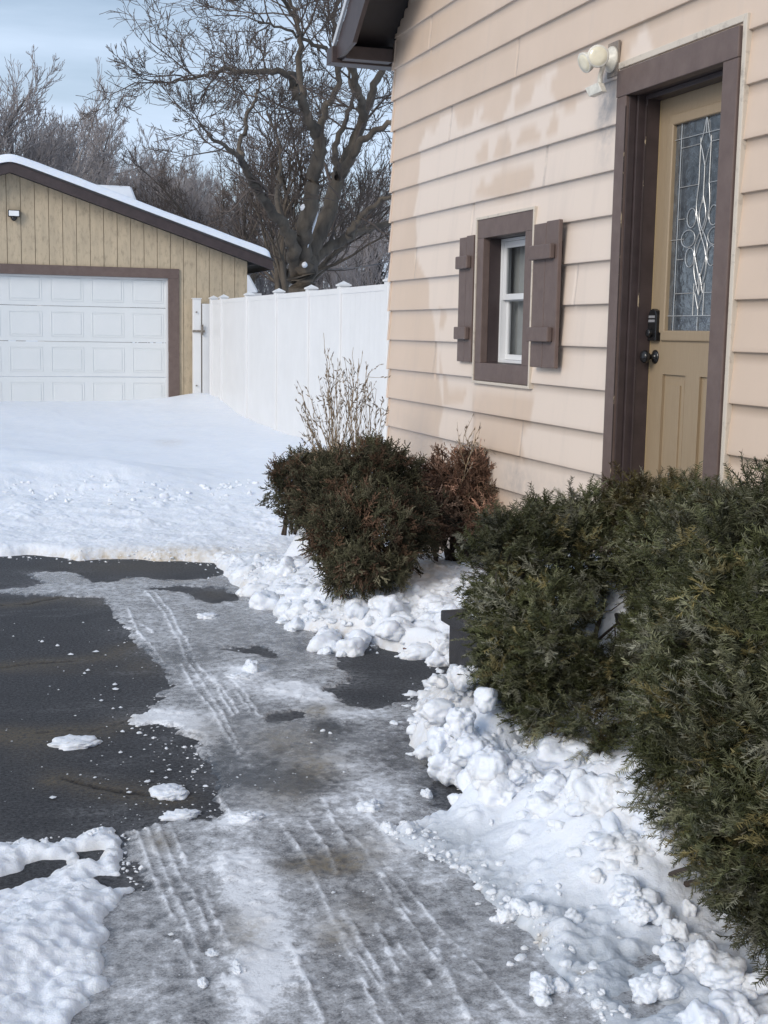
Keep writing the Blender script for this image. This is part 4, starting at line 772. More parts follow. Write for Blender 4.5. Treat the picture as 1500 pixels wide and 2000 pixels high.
gd=empty('garage_door',(0,0,0)); gd.parent=gar; gd.location=Vector(((dxl+dxr)/2,GY+.06,gf))-Vector(gar.location)
gp=MB(); hs=.5335; pw=(dxr-dxl)/8
gd_mb=MB(); 
for r_ in range(4):
    z0=gf+.005+r_*hs-.02; z1=z0+hs-.007
    gp.box((dxl,GY+.075,z0),(dxr,GY+.10,z1))
    for c in range(8):
        xa,xb=dxl+c*pw+.075,dxl+(c+1)*pw-.075; za,zb_=z0+.08,z1-.09
        # recessed frame groove then raised field
        for q in(((xa-.012,za-.012),(xb+.012,za)),((xa-.012,zb_),(xb+.012,zb_+.012)),((xa-.012,za),(xa,zb_)),((xb,za),(xb+.012,zb_))): gp.box((q[0][0],GY+.0695,q[0][1]),(q[1][0],GY+.0749,q[1][1]))
        gp.prism([(xa+.022,GY+.0749,za+.022),(xb-.022,GY+.0749,za+.022),(xb-.022,GY+.0749,zb_-.022),(xa+.022,GY+.0749,zb_-.022)],(0,-.006,0))
part(gp,'door_section',M['gdoor'],gd,bevel=.004)
sg=MB(); sg.box((dxl+.001,GY+.03,gf),(dxl+.03,GY+.072,dzt-.001)); sg.box((dxr-.03,GY+.03,gf),(dxr-.001,GY+.072,dzt-.001)); sg.box((-.2,GY+.0305,dzt-.03),(dxr-.03,GY+.066,dzt-.002)); part(sg,'weather_seal',M['vinyl'],gd)
# roof, fascia, snow
def roofstrip(off0,off1,y0,y1,xo,name,m_,bev=0,ovx=.34):
    r=MB(); L_=[(gx0-ovx+xo),gxm,(gx1+ovx-xo)]
    zz=lambda x:gz(x)
    r.prism([(L_[0],y0,zz(L_[0])+off0),(gxm,y0,zz(gxm)+off0),(L_[2],y0,zz(L_[2])+off0),(L_[2],y0,zz(L_[2])+off1),(gxm,y0,zz(gxm)+off1),(L_[0],y0,zz(L_[0])+off1)],(0,y1-y0,0)); return part(r,name,m_,gar,bevel=bev,seg=3)
roofstrip(-.02,.13,GY-.30,GY-.27,0,'rake_board',M['brown_dark'],.004)
roofstrip(.13,.155,GY-.315,GY+7.2,-.01,'roof',M['shingle'])
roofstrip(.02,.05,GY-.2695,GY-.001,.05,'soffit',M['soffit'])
eb=MB(); eb.box((gx1+.31,GY-.269,gz(gx1+.33)-.02),(gx1+.34,GY+7.2,gz(gx1+.33)+.11)); part(eb,'eave_board',M['brown_dark'],gar); eb=MB(); eb.box((gx0-.34,GY-.269,gz(gx0-.33)-.02),(gx0-.31,GY+7.2,gz(gx0-.33)+.11)); part(eb,'eave_board',M['brown_dark'],gar)
# snow slab with soft rounded rim on both roof slopes
def snowslab(x0,x1,y0,y1,zf,th,nx,ny,edge=.10,seed=0):
    X_,Y_=np.meshgrid(np.linspace(x0,x1,nx),np.concatenate([y0+np.linspace(0,.35,14),np.linspace(y0+.45,y1,ny)])); ny_=X_.shape[0]
    de=np.minimum(np.minimum(X_-x0,x1-X_),np.minimum(Y_-y0,y1-Y_)); de=np.maximum(de,0)
    t=th*(1+.15*fbm(X_*1.3,Y_*1.3,seed,3))*np.sqrt(np.clip(1-(1-np.clip(de/edge,0,1))**2,0,1))
    Z_=zf(X_)+t; Vt=np.stack([X_,Y_,Z_],-1).reshape(-1,3); i=np.arange(ny_-1)[:,None]*nx+np.arange(nx-1)[None,:]; i=i.ravel(); return Vt,np.stack([i,i+1,i+1+nx,i+nx],-1)
zf=lambda X_: 2.55+(1.17/3.57)*(3.57-np.sqrt((X_-gxm)**2+.01))+.158
V_,F_=snowslab(gx0-.30,gx1+.31,GY-.33,GY+7.2,zf,.12,240,30,seed=4)
T=np.zeros((len(V_),4));T[:,3]=1; fobj('roof_snow',V_-np.array(gar.location),F_,M['snow'],gar,True,{'tint':T})
# garage wall lamp
gl_=empty('wall_lamp',(.885,GY-.02,3.1),'small square floodlight with dark sensor dome high on the garage gable','wall light')
a=onY(27,417,GY-.05); b_=onY(27,428,GY-.05)
mb=MB(); mb.box((a[0]-.085,GY-.09,a[2]-.05),(a[0]+.085,GY-.02,a[2]+.05)); mb.box((a[0]-.02,GY-.03,a[2]-.1),(a[0]+.02,GY-.002,a[2])); part(mb,'housing',M['black'],gl_,bevel=.006)
mb=MB(); mb.box((a[0]-.072,GY-.096,a[2]-.038),(a[0]+.072,GY-.0905,a[2]+.038)); part(mb,'lens',mat('frosted_lens',(.8,.82,.84),.3,noise=.04),gl_)
mb=MB(); mb.lathe([(0,.05),(.02,.046),(.045,.028),(.055,.004)],(a[0],GY-.06,a[2]-.056),(0,0,-1),16); part(mb,'sensor_dome',M['black'],gl_,smooth=True)

# ------------------------------------------------------------------ fence
FX=3.8; fz=1.935
fence=empty('fence',(FX,16,.2),'white vinyl privacy fence running from the garage to behind the house','fence')
py=[20.12,19.31,17.54,15.83,14.29,13.01,11.45,9.85,8.25]
for k,y_ in enumerate(py):
    pm=MB(); pm.box((FX-.055,y_-.055,.0),(FX+.055,y_+.055,fz+.02)); p=part(pm,'post',M['vinyl'],fence,bevel=.006)
    cm=MB(); cm.box((FX-.066,y_-.066,fz+.02),(FX+.066,y_+.066,fz+.036)); n=len(cm.v); cm.v+=[(FX-.064,y_-.064,fz+.0361),(FX+.064,y_-.064,fz+.0361),(FX+.064,y_+.064,fz+.0361),(FX-.064,y_+.064,fz+.0361),(FX,y_,fz+.072)]; cm.f+=[(n,n+1,n+4),(n+1,n+2,n+4),(n+2,n+3,n+4),(n+3,n,n+4)]
    co=cm.build('post_cap',M['vinyl'],p); co.data.transform(Matrix.Translation(-Vector(fence.location)))
    if k<len(py)-1:
        ya,yb=py[k+1]+.0555,y_-.0555; pn=MB(); nb=max(3,round((yb-ya)/.155)); w=(yb-ya)/nb
        for q in range(nb): pn.box((FX-.034,ya+q*w+.001,.1),(FX+.034,ya+(q+1)*w-.001,fz-.05)); 
        pn.box((FX-.040,ya,fz-.06),(FX+.040,yb,fz-.002)); pn.box((FX-.012,ya,.1),(FX+.012,yb,fz-.06)); part(pn,'panel',M['vinyl'],fence)
gpst=empty('gate_post',(3.575,20.32,.3),'narrow white gate post with latch against the garage corner','gate post')
mb=MB(); mb.box((3.515,20.27,.2),(3.635,20.39,1.95)); part(mb,'post',M['vinyl'],gpst,bevel=.006)
mb=MB(); mb.box((3.505,20.26,1.95),(3.645,20.40,1.965)); part(mb,'cap',M['vinyl'],gpst,bevel=.004)
mb=MB(); mb.box((3.50,20.255,1.44),(3.69,20.269,1.475)); mb.box((3.63,20.24,1.40),(3.665,20.256,1.56)); part(mb,'latch',M['steel'],gpst)
for zz in(.62,1.75):
    mb=MB(); mb.lathe([(0,.012),(.03,.012)],(3.56,20.272,zz),(0,-1,0),10); part(mb,'bolt',M['steel'],gpst)
gt=MB(); gt.box((3.655,20.28,.28),(3.80,20.36,1.88)); part(gt,'end_panel',M['vinyl'],fence)

# ------------------------------------------------------------------ neighbouring roofs beyond
nb=empty('neighbour_house',(2.2,40,0),'snow covered neighbouring roof with a small vent behind the garage','house')
def roofhouse(root,px0,px1,pxe,ytop,ylow,Y,depth=3.2,wall=(.45,.43,.40),vent=None):
    a=onY(px0,ytop,Y+depth*.6); b=onY(px1,ytop,Y+depth*.6); c=onY(pxe,ylow,Y); zt,zl=a[2],c[2]; x0,x1=a[0],b[0]; 
    m_=MB(); m_.prism([(x0,Y,zl),(x0,Y+depth*.6,zt),(x0,Y+2*depth*.6,zl)],(c[0]-x0+.0,0,0)); m_.v=[(v if not(v[2]>zl+.1 and v[0]>x0+.1) else (x1,v[1],v[2])) for v in m_.v]; part(m_,'snowy_roof',mat('roof_snow_far',(.80,.83,.88),.6,noise=.04,nscale=1,bump=.1,bscale=3),root,bevel=.08)
    m_=MB(); m_.box((x0+.2,Y+.3,0),(c[0]-.3,Y+2*depth*.6-.3,zl+.02)); part(m_,'wall',mat('far_wall',wall,.8,noise=.1),root)
    m_=MB(); m_.box((x0,Y-.02,zl-.14),(c[0]+.02,Y+.06,zl-.01)); part(m_,'gutter',M['vinyl'],root)
roofhouse(nb,60,258,277,353,412,36)
v0=onY(222,379,38.2); mb=MB(); mb.box((v0[0]-.24,38.0,v0[2]-.06),(v0[0]+.24,38.3,v0[2]+.10)); mb.box((v0[0]-.30,37.9,v0[2]+.10),(v0[0]+.28,38.4,v0[2]+.16)); part(mb,'roof_vent',M['shingle'],nb,bevel=.01)
sh=empty('shed',(6,31,0),'small snow roofed shed between the garage eave and the fence','shed')
roofhouse(sh,440,489,509,534,572,30,2.0,(.30,.29,.28))

# ------------------------------------------------------------------ bare trees
def grow(rg,p,d,ln,r,lev,out,maxlev,up=.12,spread=.75,wig=.18,kids=(5,6,5,4),lf=.62,n=None):
    seg=max(3,5-lev//2) if n is None else n; P=[p]; dd=d/np.linalg.norm(d)
    for k in range(seg):
        dd=dd+rg.normal(0,wig,3)+np.array([0,0,up]); dd/=np.linalg.norm(dd); P.append(P[-1]+dd*ln/seg)
    P=np.array(P); R=np.linspace(r,r*(.45 if lev<maxlev else .5),seg+1); out.append((lev,P,R))
    if lev>=maxlev: return
    kn=kids[min(lev,len(kids)-1)]
    for q in range(kn):
        t=rg.uniform(.22,1.0) if q else 1.0; k=min(seg-1,int(t*seg)); f=t*seg-k; pp=P[k]*(1-f)+P[k+1]*f; tv=P[k+1]-P[k]; tv/=np.linalg.norm(tv)
        rv=rg.normal(0,1,3); rv-=rv@tv*tv; rv/=np.linalg.norm(rv); sp=spread*(rg.uniform(.5,1.15) if q else .35)
        nd=tv*math.cos(sp)+rv*math.sin(sp); grow(rg,pp,nd,ln*lf*rg.uniform(.7,1.15)*(1.15-.35*t),max(R[k]*rg.uniform(.45,.7),.0035),lev+1,out,maxlev,up,spread,wig,kids,lf)
def bake(out,thick_lev,name_root,mt,mtw,origin,rmin=.004):
    A=[[],[],0];B=[[],[],0]
    for lev,P,R in out:
        G=A if lev<=thick_lev else B; k=8 if lev==0 else 5 if lev<=thick_lev else 3
        V_,F_=tube_np(P,np.maximum(R,rmin),k); G[0].append(V_);G[1].append(F_+G[2]);G[2]+=len(V_)
    o=np.array(origin)
    fobj('trunk',np.concatenate(A[0])-o,np.concatenate(A[1]),mt,name_root,True)
    fobj('crown',np.concatenate(B[0])-o,np.concatenate(B[1]),mtw,name_root,True)
# the big multi stemmed tree: main limbs follow the photograph on their own depth around Y=27
TY=27.; rg=np.random.default_rng(3); out=[]
def limb(pts,r0,r1,dep,seed,kid=9,ln=2.6,curve=.0):
    W=[]; n=len(pts)
    for k,(x,y) in enumerate(pts): W.append(onY(x,y,TY+dep*(k/(n-1))))
    W=np.array(sm([tuple(w) for w in W],5)); W+=rg.normal(0,.025,W.shape); s=TY*1.02/FPX
    R=(r1+(r0-r1)*(1-np.linspace(0,1,len(W)))**1.35)*s; out.append((0,W,R))
    for q in range(int(kid*.85)):
        t=rg.uniform(.18,1)**.8; k=min(len(W)-2,int(t*(len(W)-1))); tv=W[k+1]-W[k]; tv/=np.linalg.norm(tv); rv=rg.normal(0,1,3); rv-=rv@tv*tv; rv/=np.linalg.norm(rv); sp=rg.uniform(.5,1.0)
        grow(rg,W[k],tv*math.cos(sp)+rv*math.sin(sp),ln*rg.uniform(.55,1.2),max(R[k]*rg.uniform(.25,.5),.02),1,out,4,up=.06,spread=.75,wig=.17,kids=(5,5,5,4),lf=.62)
    return W
limb([(590,660),(590,600),(591,555),(592,515)],31,27,0,1,0)
limb([(580,530),(574,485),(555,443),(523,400),(501,368),(480,331),(459,299),(427,277),(405,266)],15,2.5,-2.5,2,10,1.3)
limb([(592,530),(590,490),(594,453),(608,373),(619,320),(624,277),(606,240),(592,203),(576,171),(565,149),(533,139),(480,141),(437,136),(395,147),(347,160),(318,163)],20,1.4,-2,3,20,1.15)
limb([(600,530),(613,480),(645,405),(661,347),(683,299),(709,229),(725,187),(747,139),(765,90),(790,20)],20,5,2,4,11,2.4)
limb([(661,347),(685,310),(715,268),(768,240),(820,215)],11,4,-1.5,5,7,2)
limb([(598,540),(619,501),(651,480),(688,459),(725,443),(768,437),(830,430)],14,5,1,6,8,1.7)
limb([(680,462),(690,445),(709,421),(736,395),(768,381),(810,372)],9,3,-1,7,6,1.5)
limb([(624,277),(635,213),(656,176),(663,130),(640,100),(600,80),(565,59),(530,50),(505,44)],8,1.6,-2,8,12,1.1)
limb([(594,206),(583,133),(587,80),(578,32),(565,0),(550,-60)],8,3,1,9,10,1.9)
limb([(661,125),(652,64),(656,0),(650,-80)],7,3,2,10,8,2)
limb([(709,229),(699,176),(683,107),(690,40),(700,-60)],9,4,-2,11,9,2.1)
limb([(661,347),(655,300),(672,240),(690,190),(680,140),(660,60)],8,2,2.5,12,9,2.0)
limb([(480,331),(470,290),(480,240),(500,190),(505,170),(500,130)],6,1.5,2,13,8,1.2)
limb([(555,443),(540,390),(548,330),(540,270),(520,220)],7,2,2.,14,8,1.8)
limb([(578,32),(550,0),(520,-12),(480,-8),(455,2)],4,1.5,-1,15,8,1.0)
bt=empty('tree',(onY(590,640,TY)[0],TY,.2),'largest bare tree with thick spreading limbs behind the fence','tree')
bake(out,0,bt,M['bark'],M['twig'],bt.location,.0055)
LS=mat('lodged_snow',(.82,.84,.88),.6,noise=.04)
for px_,py_,r_ in((595,406,9),(595,517,6),(531,415,3.5)):
    mb=MB(); c=onY(px_,py_,TY-.35); s=r_*TY/FPX; mb.lathe([(-s,.3*s),(-s*.6,s*.8),(0,s),(s*.6,s*.7),(s,.1*s)],c,(0.2,0,1),10); part(mb,'lodged_snow',LS,bt,smooth=True)
mb=MB(); c=[onY(x,y,TY-.3) for x,y in((600,485),(606,460),(616,430),(622,408))]; mb.tube([tuple(q) for q in c],[.015,.03,.03,.01],6)
part(mb,'lodged_snow',LS,bt,smooth=True)
# generic bare trees: three different ones, then copies
def generic(seed,H_,label,px_,Y_,kids=(6,6,5,4,3),spread=.62,r=.22,maxlev=4,stems=3,up=.16,name='tree',mt=None,mtw=None,group=None,rmin=.006):
    rg_=np.random.default_rng(seed); out=[]; base=onY(px_,640,Y_); base[2]=.15
    b0=base.copy()
    top=b0+np.array([rg_.normal(0,.2),0,H_*.16]); out.append((0,np.array([b0-[0,0,.3],(b0+top)/2,top]),np.array([r*1.15,r,r*.9])))
    for s in range(stems):
        a=2*math.pi*(s+rg_.uniform(-.2,.2))/stems; tl=rg_.uniform(.22,.5); d=np.array([math.cos(a)*tl,math.sin(a)*tl,1.])
        grow(rg_,top,d,H_*.62*rg_.uniform(.85,1.1),r*.62,0,out,maxlev,up*.5,spread,.13,kids,.52,n=7)
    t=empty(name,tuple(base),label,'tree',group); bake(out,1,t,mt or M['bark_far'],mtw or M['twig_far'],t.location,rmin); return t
def copy_tree(src,px_,Y_,rz,sc,label,group=None):
    r=src.copy(); COL.objects.link(r); b=onY(px_,640,Y_); r.location=(b[0],b[1],.15); r.rotation_euler=(0,0,rz); r.scale=(sc,sc,sc); r['label']=label
    for c in list(src.children):
        k=c.copy(); COL.objects.link(k); k.parent=r
    return r
G='bare trees in the row beyond the garage'
def g(*a,**k): return generic(*a,group=G,**k)
t1=g(11,6.6,'tall bare tree at the left edge beyond the garage ridge',-40,33,kids=(8,7,6,4),stems=6,r=.17)
t2=g(12,7.9,'broad round crowned bare tree over the garage gable',120,42,kids=(9,7,6,4),stems=6,r=.17,spread=.6)
t3=g(13,6.9,'finely twigged bare tree rising behind the neighbouring roof',262,44,kids=(9,7,6,4),stems=6,r=.15,spread=.6)
t4=generic(14,6.6,'slender grey bare tree directly left of the largest tree',545,31,kids=(9,7,6,4),stems=4,r=.15,spread=.7,mt=M['bark'],mtw=M['twig'],rmin=.0055,group=G)
copy_tree(t2,40,46,2.1,1.0,'bare tree between the left edge tree and the round crowned tree',G)
copy_tree(t2,5,34,5.1,.88,'dense crowned bare tree at the very left edge of the row',G)
copy_tree(t3,345,40,1.2,.86,'low bare tree above the middle of the garage roof slope',G)
copy_tree(t2,425,46,4.0,.86,'bushy bare tree above the lower end of the garage roof',G)
copy_tree(t3,190,50,3.3,1.1,'distant bare tree between the round crowned tree and the neighbouring roof',G)
copy_tree(t4,478,36,2.2,.92,'dark bare tree above the garage eave',G)
copy_tree(t3,500,52,.6,.9,'faint bare tree far behind the dark tree at the garage eave',G)
copy_tree(t2,250,52,5.2,1.0,'pale distant bare tree in the gap of the row above the garage',G)
copy_tree(t1,660,48,1.0,1.0,'distant bare tree seen through the right limbs of the largest tree',G)
copy_tree(t3,760,44,2.8,.9,'distant bare tree beside the house corner',G)
# low thicket at the back: twiggy shrubs
def thicket(seed,px_,Y_,w_,H_,label,src=None):
    rg_=np.random.default_rng(seed); out=[]; base=onY(px_,640,Y_); base[2]=.1
    for s in range(16):
        b=base+np.array([rg_.normal(0,w_),rg_.normal(0,1.2),0]); grow(rg_,b,np.array([rg_.normal(0,.2),rg_.normal(0,.2),1]),H_*rg_.uniform(.5,1),.035,1,out,4,.08,.6,.12,(4,4,4,3,3),.6)
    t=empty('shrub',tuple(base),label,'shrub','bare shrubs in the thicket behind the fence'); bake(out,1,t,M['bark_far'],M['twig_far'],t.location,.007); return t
k1=thicket(31,640,42,1.6,3.3,'bare grey thicket shrub just right of the largest trunk')
def cps(px_,Y_,rz,sc,label): o=copy_tree(k1,px_,Y_,rz,sc,label,'bare shrubs in the thicket behind the fence'); return o
cps(705,46,1.3,1.0,'bare grey thicket shrub under the low right limb'); cps(770,40,2.3,.95,'bare grey thicket shrub beside the house corner'); cps(560,48,3.1,1.0,'bare thicket shrub left of the largest trunk'); cps(500,50,4.0,1.1,'bare thicket shrub behind the small shed')
cps(430,54,5,1.1,'tall bare thicket shrub above the garage eave'); cps(370,56,.4,1.2,'tall bare thicket shrub behind the lower roof slope'); cps(300,58,1.9,1.3,'tall bare thicket shrub right of the neighbouring roof')
cps(620,60,.9,1.0,'far bare thicket shrub behind the largest trunk'); cps(680,62,2.9,1.0,'far bare thicket shrub seen over the fence'); cps(745,58,4.4,1.0,'far bare thicket shrub nearest the house edge')
# trees left of the frame, standing in the yard and seen in the door glass
copy_tree(t2,-900,22,.4,.9,'round crowned bare tree in the yard left of the driveway',G); copy_tree(t1,-1500,18,.4,.9,'leafless yard tree farther left of the driveway',G)
if 0:
  bpy.context.view_layer.update()
  for o in bpy.data.objects:
    if o.name.startswith('tree') and o.type=='EMPTY':
        for c in o.children:
            if c.name.startswith('crown'):
                co=np.zeros(len(c.data.vertices)*3,np.float32); c.data.vertices.foreach_get('co',co); co=co.reshape(-1,3)*o.scale[0]; az=o.rotation_euler[2]; cc=np.stack([co[:,0]*math.cos(az)-co[:,1]*math.sin(az),co[:,0]*math.sin(az)+co[:,1]*math.cos(az),co[:,2]],-1)+np.array(o.location)
                qx,qy=projn(cc[:,0],cc[:,1],cc[:,2]); print('TREE',o.name,o['label'][:40],'x',np.percentile(qx,[3,50,97]).round(),'ytop',np.percentile(qy,.5).round(),len(co))
# far wooded rise
X_=np.linspace(-300,300,301); n=len(X_); top=1.0+4.2*(.5+.5*fbm(X_*.03,X_*0,3,4))+1.2*fbm(X_*.4,X_*0+2,5,3)
V_=[];F_=[]
V_=np.concatenate([np.stack([X_,0*X_+150,0*X_-.5],-1),np.stack([X_,0*X_+170,top+2],-1),np.stack([X_,0*X_+260,0*X_-.5],-1)]); i=np.arange(n-1); F_=np.concatenate([np.stack([i,i+1,i+1+n,i+n],-1),np.stack([i+n,i+1+n,i+1+2*n,i+2*n],-1)])
o=fobj('hills',V_,F_,mat('far_woods',(.17,.16,.17),.9,noise=.3,nscale=.4,bump=.8,bscale=1),None,True); tag(o,kind='structure')
# dark evergreen far right behind fence
rg=np.random.default_rng(77)
def conifer(px_,Y_,H_,rad,label):
    b=onY(px_,640,Y_); Vs=[];Fs=[];k0=0
    for _ in range(2600):
        t=rg.uniform(0,1)**1.3; a=rg.uniform(0,6.28); rr=rad*(1-t)*rg.uniform(.3,1.05)+.05; c=np.array([rr*math.cos(a),rr*math.sin(a),.2+t*H_]); d=np.array([math.cos(a),math.sin(a),-.25])*rg.uniform(.12,.3); w=np.array([-math.sin(a),math.cos(a),rg.normal(0,.3)])*.045
        Vs.append(np.array([c-w,c+w,c+d+w*.3,c+d-w*.3]));Fs.append(np.arange(4)+k0);k0+=4
    t=empty('evergreen_tree',(b[0],b[1],.1),label,'tree'); T=np.tile([.022,.03,.024,1],(k0,1)); fobj('crown',np.concatenate(Vs),np.array(Fs),M['scale'],t,False,{'tint':T})
    m=MB(); m.tube([(0,0,0),(0,0,H_*.9)],[.1,.02],6); m.build('trunk',M['bark'],t)
conifer(728,45,3.9,1.3,'dark evergreen seen low over the fence near the house')
# cable
w0=onY(560,522,33); pts=[onY(x,y,Y_) for x,y,Y_ in((530,520,36),(625,525,33),(668,525,31),(712,520,29),(767,508,27),(900,460,24))]
mb=MB(); mb.tube([tuple(p) for p in sm([tuple(p) for p in pts],6)],.014,5); o=mb.build('utility_cable',mat('cable',(.16,.16,.17),.6)); tag(o,'thin utility cable sagging behind the right limbs above the fence','cable')

# ------------------------------------------------------------------ evergreen bushes
def needle_spray(rg,L_,n,nl,w,ang=1.0,flat=True,bend=.15):
    """one twig tip with real needles; local z along the twig"""
    V=[];F=[];m=0
    bx,by=rg.normal(0,bend,2)
    def ax(t): return np.array([bx*t*t*L_,by*t*t*L_,t*L_])
    P=np.array([ax(t) for t in(0,.5,1)]); v,f=tube_np(P,[.0013,.001,.0006],3); V.append(v);F.append(f);m+=len(v)
    for k in range(n):
        t=.08+.92*k/n; c=ax(t); sgn=1 if k%2 else -1
        az=(0 if flat else rg.uniform(0,6.28)) + rg.normal(0,.35); 
        out_=np.array([math.cos(az)*sgn,math.sin(az)*sgn,0]); a=ang*(1-.22*t)+rg.normal(0,.1)
        d=out_*math.sin(a)+np.array([0,0,math.cos(a)]); sd=np.cross(d,rg.normal(0,1,3)); sd/=np.linalg.norm(sd)
        l=nl*(1-.35*t)*rg.uniform(.8,1.1)
        V.append(np.array([c-sd*w*.5,c+sd*w*.5,c+d*l*.8+sd*w*.42,c+d*l*.95-sd*w*.1])); F.append(np.arange(4)[None]+m); m+=4
    return np.concatenate(V),np.concatenate(F)
def instance(T,pos,dirs,roll,sc,cols,rg):
    """batch templates T along directions; returns V,F,C"""
    Vs=[];Fs=[];Cs=[];k0=0; idx=rg.integers(0,len(T),len(pos))
    for ti,(tv,tf) in enumerate(T):
        s=np.where(idx==ti)[0]
        if len(s)==0: continue
        d=dirs[s]; d/=np.linalg.norm(d,axis=1,keepdims=True); up=rg.normal(0,.35,(len(s),3))+np.array([0,0,1.]); a=np.cross(up,d); a/=np.linalg.norm(a,axis=1,keepdims=True)+1e-9; b=np.cross(d,a)
        Rm=np.stack([a,b,d],-1)*sc[s][:,None,None]; W=np.einsum('nij,vj->nvi',Rm,tv)+pos[s][:,None,:]
        Vs.append(W.reshape(-1,3)); Fs.append((tf[None]+np.arange(len(s))[:,None,None]*len(tv)+k0).reshape(-1,4)); k0+=len(s)*len(tv)
        tip=np.clip(tv[:,2]/tv[:,2].max(),0,1)[None,:,None]*.0+1
        Cs.append((cols[s][:,None,:]*tip*np.ones((1,len(tv),1))).reshape(-1,3))
    C_=np.concatenate(Cs); return np.concatenate(Vs),np.concatenate(Fs),np.concatenate([C_,np.ones((len(C_),1))],1)
def ray_dist(): pass
def bush(name,label,cat,blobs,T,n,palette,base,matn='needle',seed=1,group=None,inner=.35,out_bias=1.0,up_bias=.10,holes=(),sc=(.8,1.25),lump=.34,stems=14,gap=.0,shell=.82,twr=.0022,stemr=.011,fan=6,clen=.085):
    """blobs: (centre xyz, radii xyz, weight[, colour shift]) ; foliage tips lie on the lumpy union of the blobs"""
    rg=np.random.default_rng(seed); pos=[];drs=[];cs=[]; cm_=np.mean([b[0] for b in blobs],axis=0); base=(cm_[0]+.0,cm_[1]+.10,base[2])
    B=[(np.array(b[0]),np.array(b[1])) for b in blobs]; wts=np.array([b[2] if len(b)>2 and b[2] else b[1][0]*b[1][2] for b in blobs],float); wts/=wts.sum()
    for bi,(c,r) in enumerate(B):
        m=int(n/fan*wts[bi]); u=rg.normal(0,1,(m,3)); u/=np.linalg.norm(u,axis=1,keepdims=True)
        ph=np.arctan2(u[:,1],u[:,0]); lm=1+lump*fbm(ph*1.9+bi*3.1,u[:,2]*2.6+bi,seed+bi,3)+.5*lump*fbm(ph*5.+bi,u[:,2]*6,seed+3+bi,2)
        dep=np.where(rg.uniform(size=m)<inner,rg.uniform(.45,shell,m),rg.uniform(shell,1.03,m)); stray=rg.uniform(size=m)<.03; dep=np.where(stray,dep+rg.uniform(0,.12,m),dep)
        P=c+u*r*(lm*dep)[:,None]
        ins=np.zeros(m,bool)
        for bj,(c2,r2) in enumerate(B):
            if bj!=bi: ins|=(((P-c2)/r2)**2).sum(1)<.55
        cell=fbm(P[:,0]*11+P[:,2]*5,P[:,1]*11-P[:,2]*9,seed+9,2); ins|=(cell<-.42+gap)&(rg.uniform(size=m)<.8)
        for hx,hy,hrx,hry in holes:
            qx,qy=projn(P[:,0],P[:,1],P[:,2]); ins|=(((qx-hx)/hrx)**2+((qy-hy)/hry)**2<1)&(rg.uniform(size=m)<.97)
        ins|=P[:,2]<np.array([ground_z(a,b) for a,b in P[:,:2]])+.015
        P=P[~ins]; U=u[~ins]; pos.append(P); dd=U*out_bias/ r*r.mean()+np.array([0,0,up_bias])+rg.normal(0,.5,P.shape); drs.append(dd)
        k=rg.uniform(size=len(P)); pc=np.array(palette)[np.minimum((rg.beta(1.3,1.6,len(P))*len(palette)).astype(int),len(palette)-1)]
        patch=fbm(P[:,0]*4+2,P[:,2]*4+P[:,1]*3,seed+40,3)[:,None]; pc=pc*(1+.6*patch)*rg.uniform(.55,1.45,(len(P),1))+ (np.array(blobs[bi][3]) if len(blobs[bi])>3 else 0)
        cs.append(np.clip(pc*rg.uniform(.75,1.25,(len(P),1)),.004,1))
    pos=np.concatenate(pos);drs=np.concatenate(drs);cs=np.concatenate(cs)
    drs/=np.linalg.norm(drs,axis=1,keepdims=True); tips=pos; K=fan
    fp=rg.normal(0,1,(len(pos),3)); fp=np.cross(drs,fp); fp/=np.linalg.norm(fp,axis=1,keepdims=True)
    P2=[];D2=[];C2=[]
    for q in range(K):
        t=rg.uniform(0,1,(len(pos),1)) if q else np.zeros((len(pos),1)); sd=(rg.choice([-1,1],(len(pos),1)))*(q>0)
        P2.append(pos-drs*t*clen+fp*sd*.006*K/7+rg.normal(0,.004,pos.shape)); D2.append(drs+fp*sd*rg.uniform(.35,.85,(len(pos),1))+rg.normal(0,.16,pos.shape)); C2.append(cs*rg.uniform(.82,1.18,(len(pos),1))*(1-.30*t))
    pos=np.concatenate(P2);drs=np.concatenate(D2);cs=np.concatenate(C2); scs=rg.uniform(sc[0],sc[1],len(pos))
    root=empty(name,tuple(base),label,cat,group); o=np.array(base)
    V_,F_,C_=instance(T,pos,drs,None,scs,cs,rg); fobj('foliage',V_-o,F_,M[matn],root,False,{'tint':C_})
    # branches: from the base to a sample of tips
    Vs=[];Fs=[];k0=0; b=np.array(base,float); b[2]=ground_z(b[0],b[1])-.03
    mains=[]
    for s in range(stems):
        tgt=pos[rg.integers(len(pos))]; st_=b+np.array([rg.normal(0,.07),rg.normal(0,.07),-.02]); mid=(st_*.5+tgt*.5)+rg.normal(0,.04,3)+np.array([0,0,.03]); P=np.array(sm([tuple(st_),tuple(mid),tuple(tgt*.9+b*.1)],5)); R=np.linspace(stemr*rg.uniform(.6,1.2),.003,len(P)); mains.append(P)
        v,f=tube_np(P,R,6); Vs.append(v);Fs.append(f+k0);k0+=len(v)
    MP=np.concatenate(mains)
    for s in rg.integers(0,len(pos),min(1300,len(pos)//5)):
        tgt=tips[s%len(tips)]; dd=((MP-tgt)**2).sum(1); jn=np.argsort(dd)[rg.integers(0,min(25,len(dd)))]; st_=MP[jn]
        if dd[jn]>.03: continue
        P=np.array([st_,(st_+tgt)/2+rg.normal(0,.02,3),tgt]); v,f=tube_np(P,[.0035,.0025,twr*.6],3); Vs.append(v);Fs.append(f+k0);k0+=len(v)
    fobj('branches',np.concatenate(Vs)-o,np.concatenate(Fs),M['stem'],root,True); return root
rgn=np.random.default_rng(50)
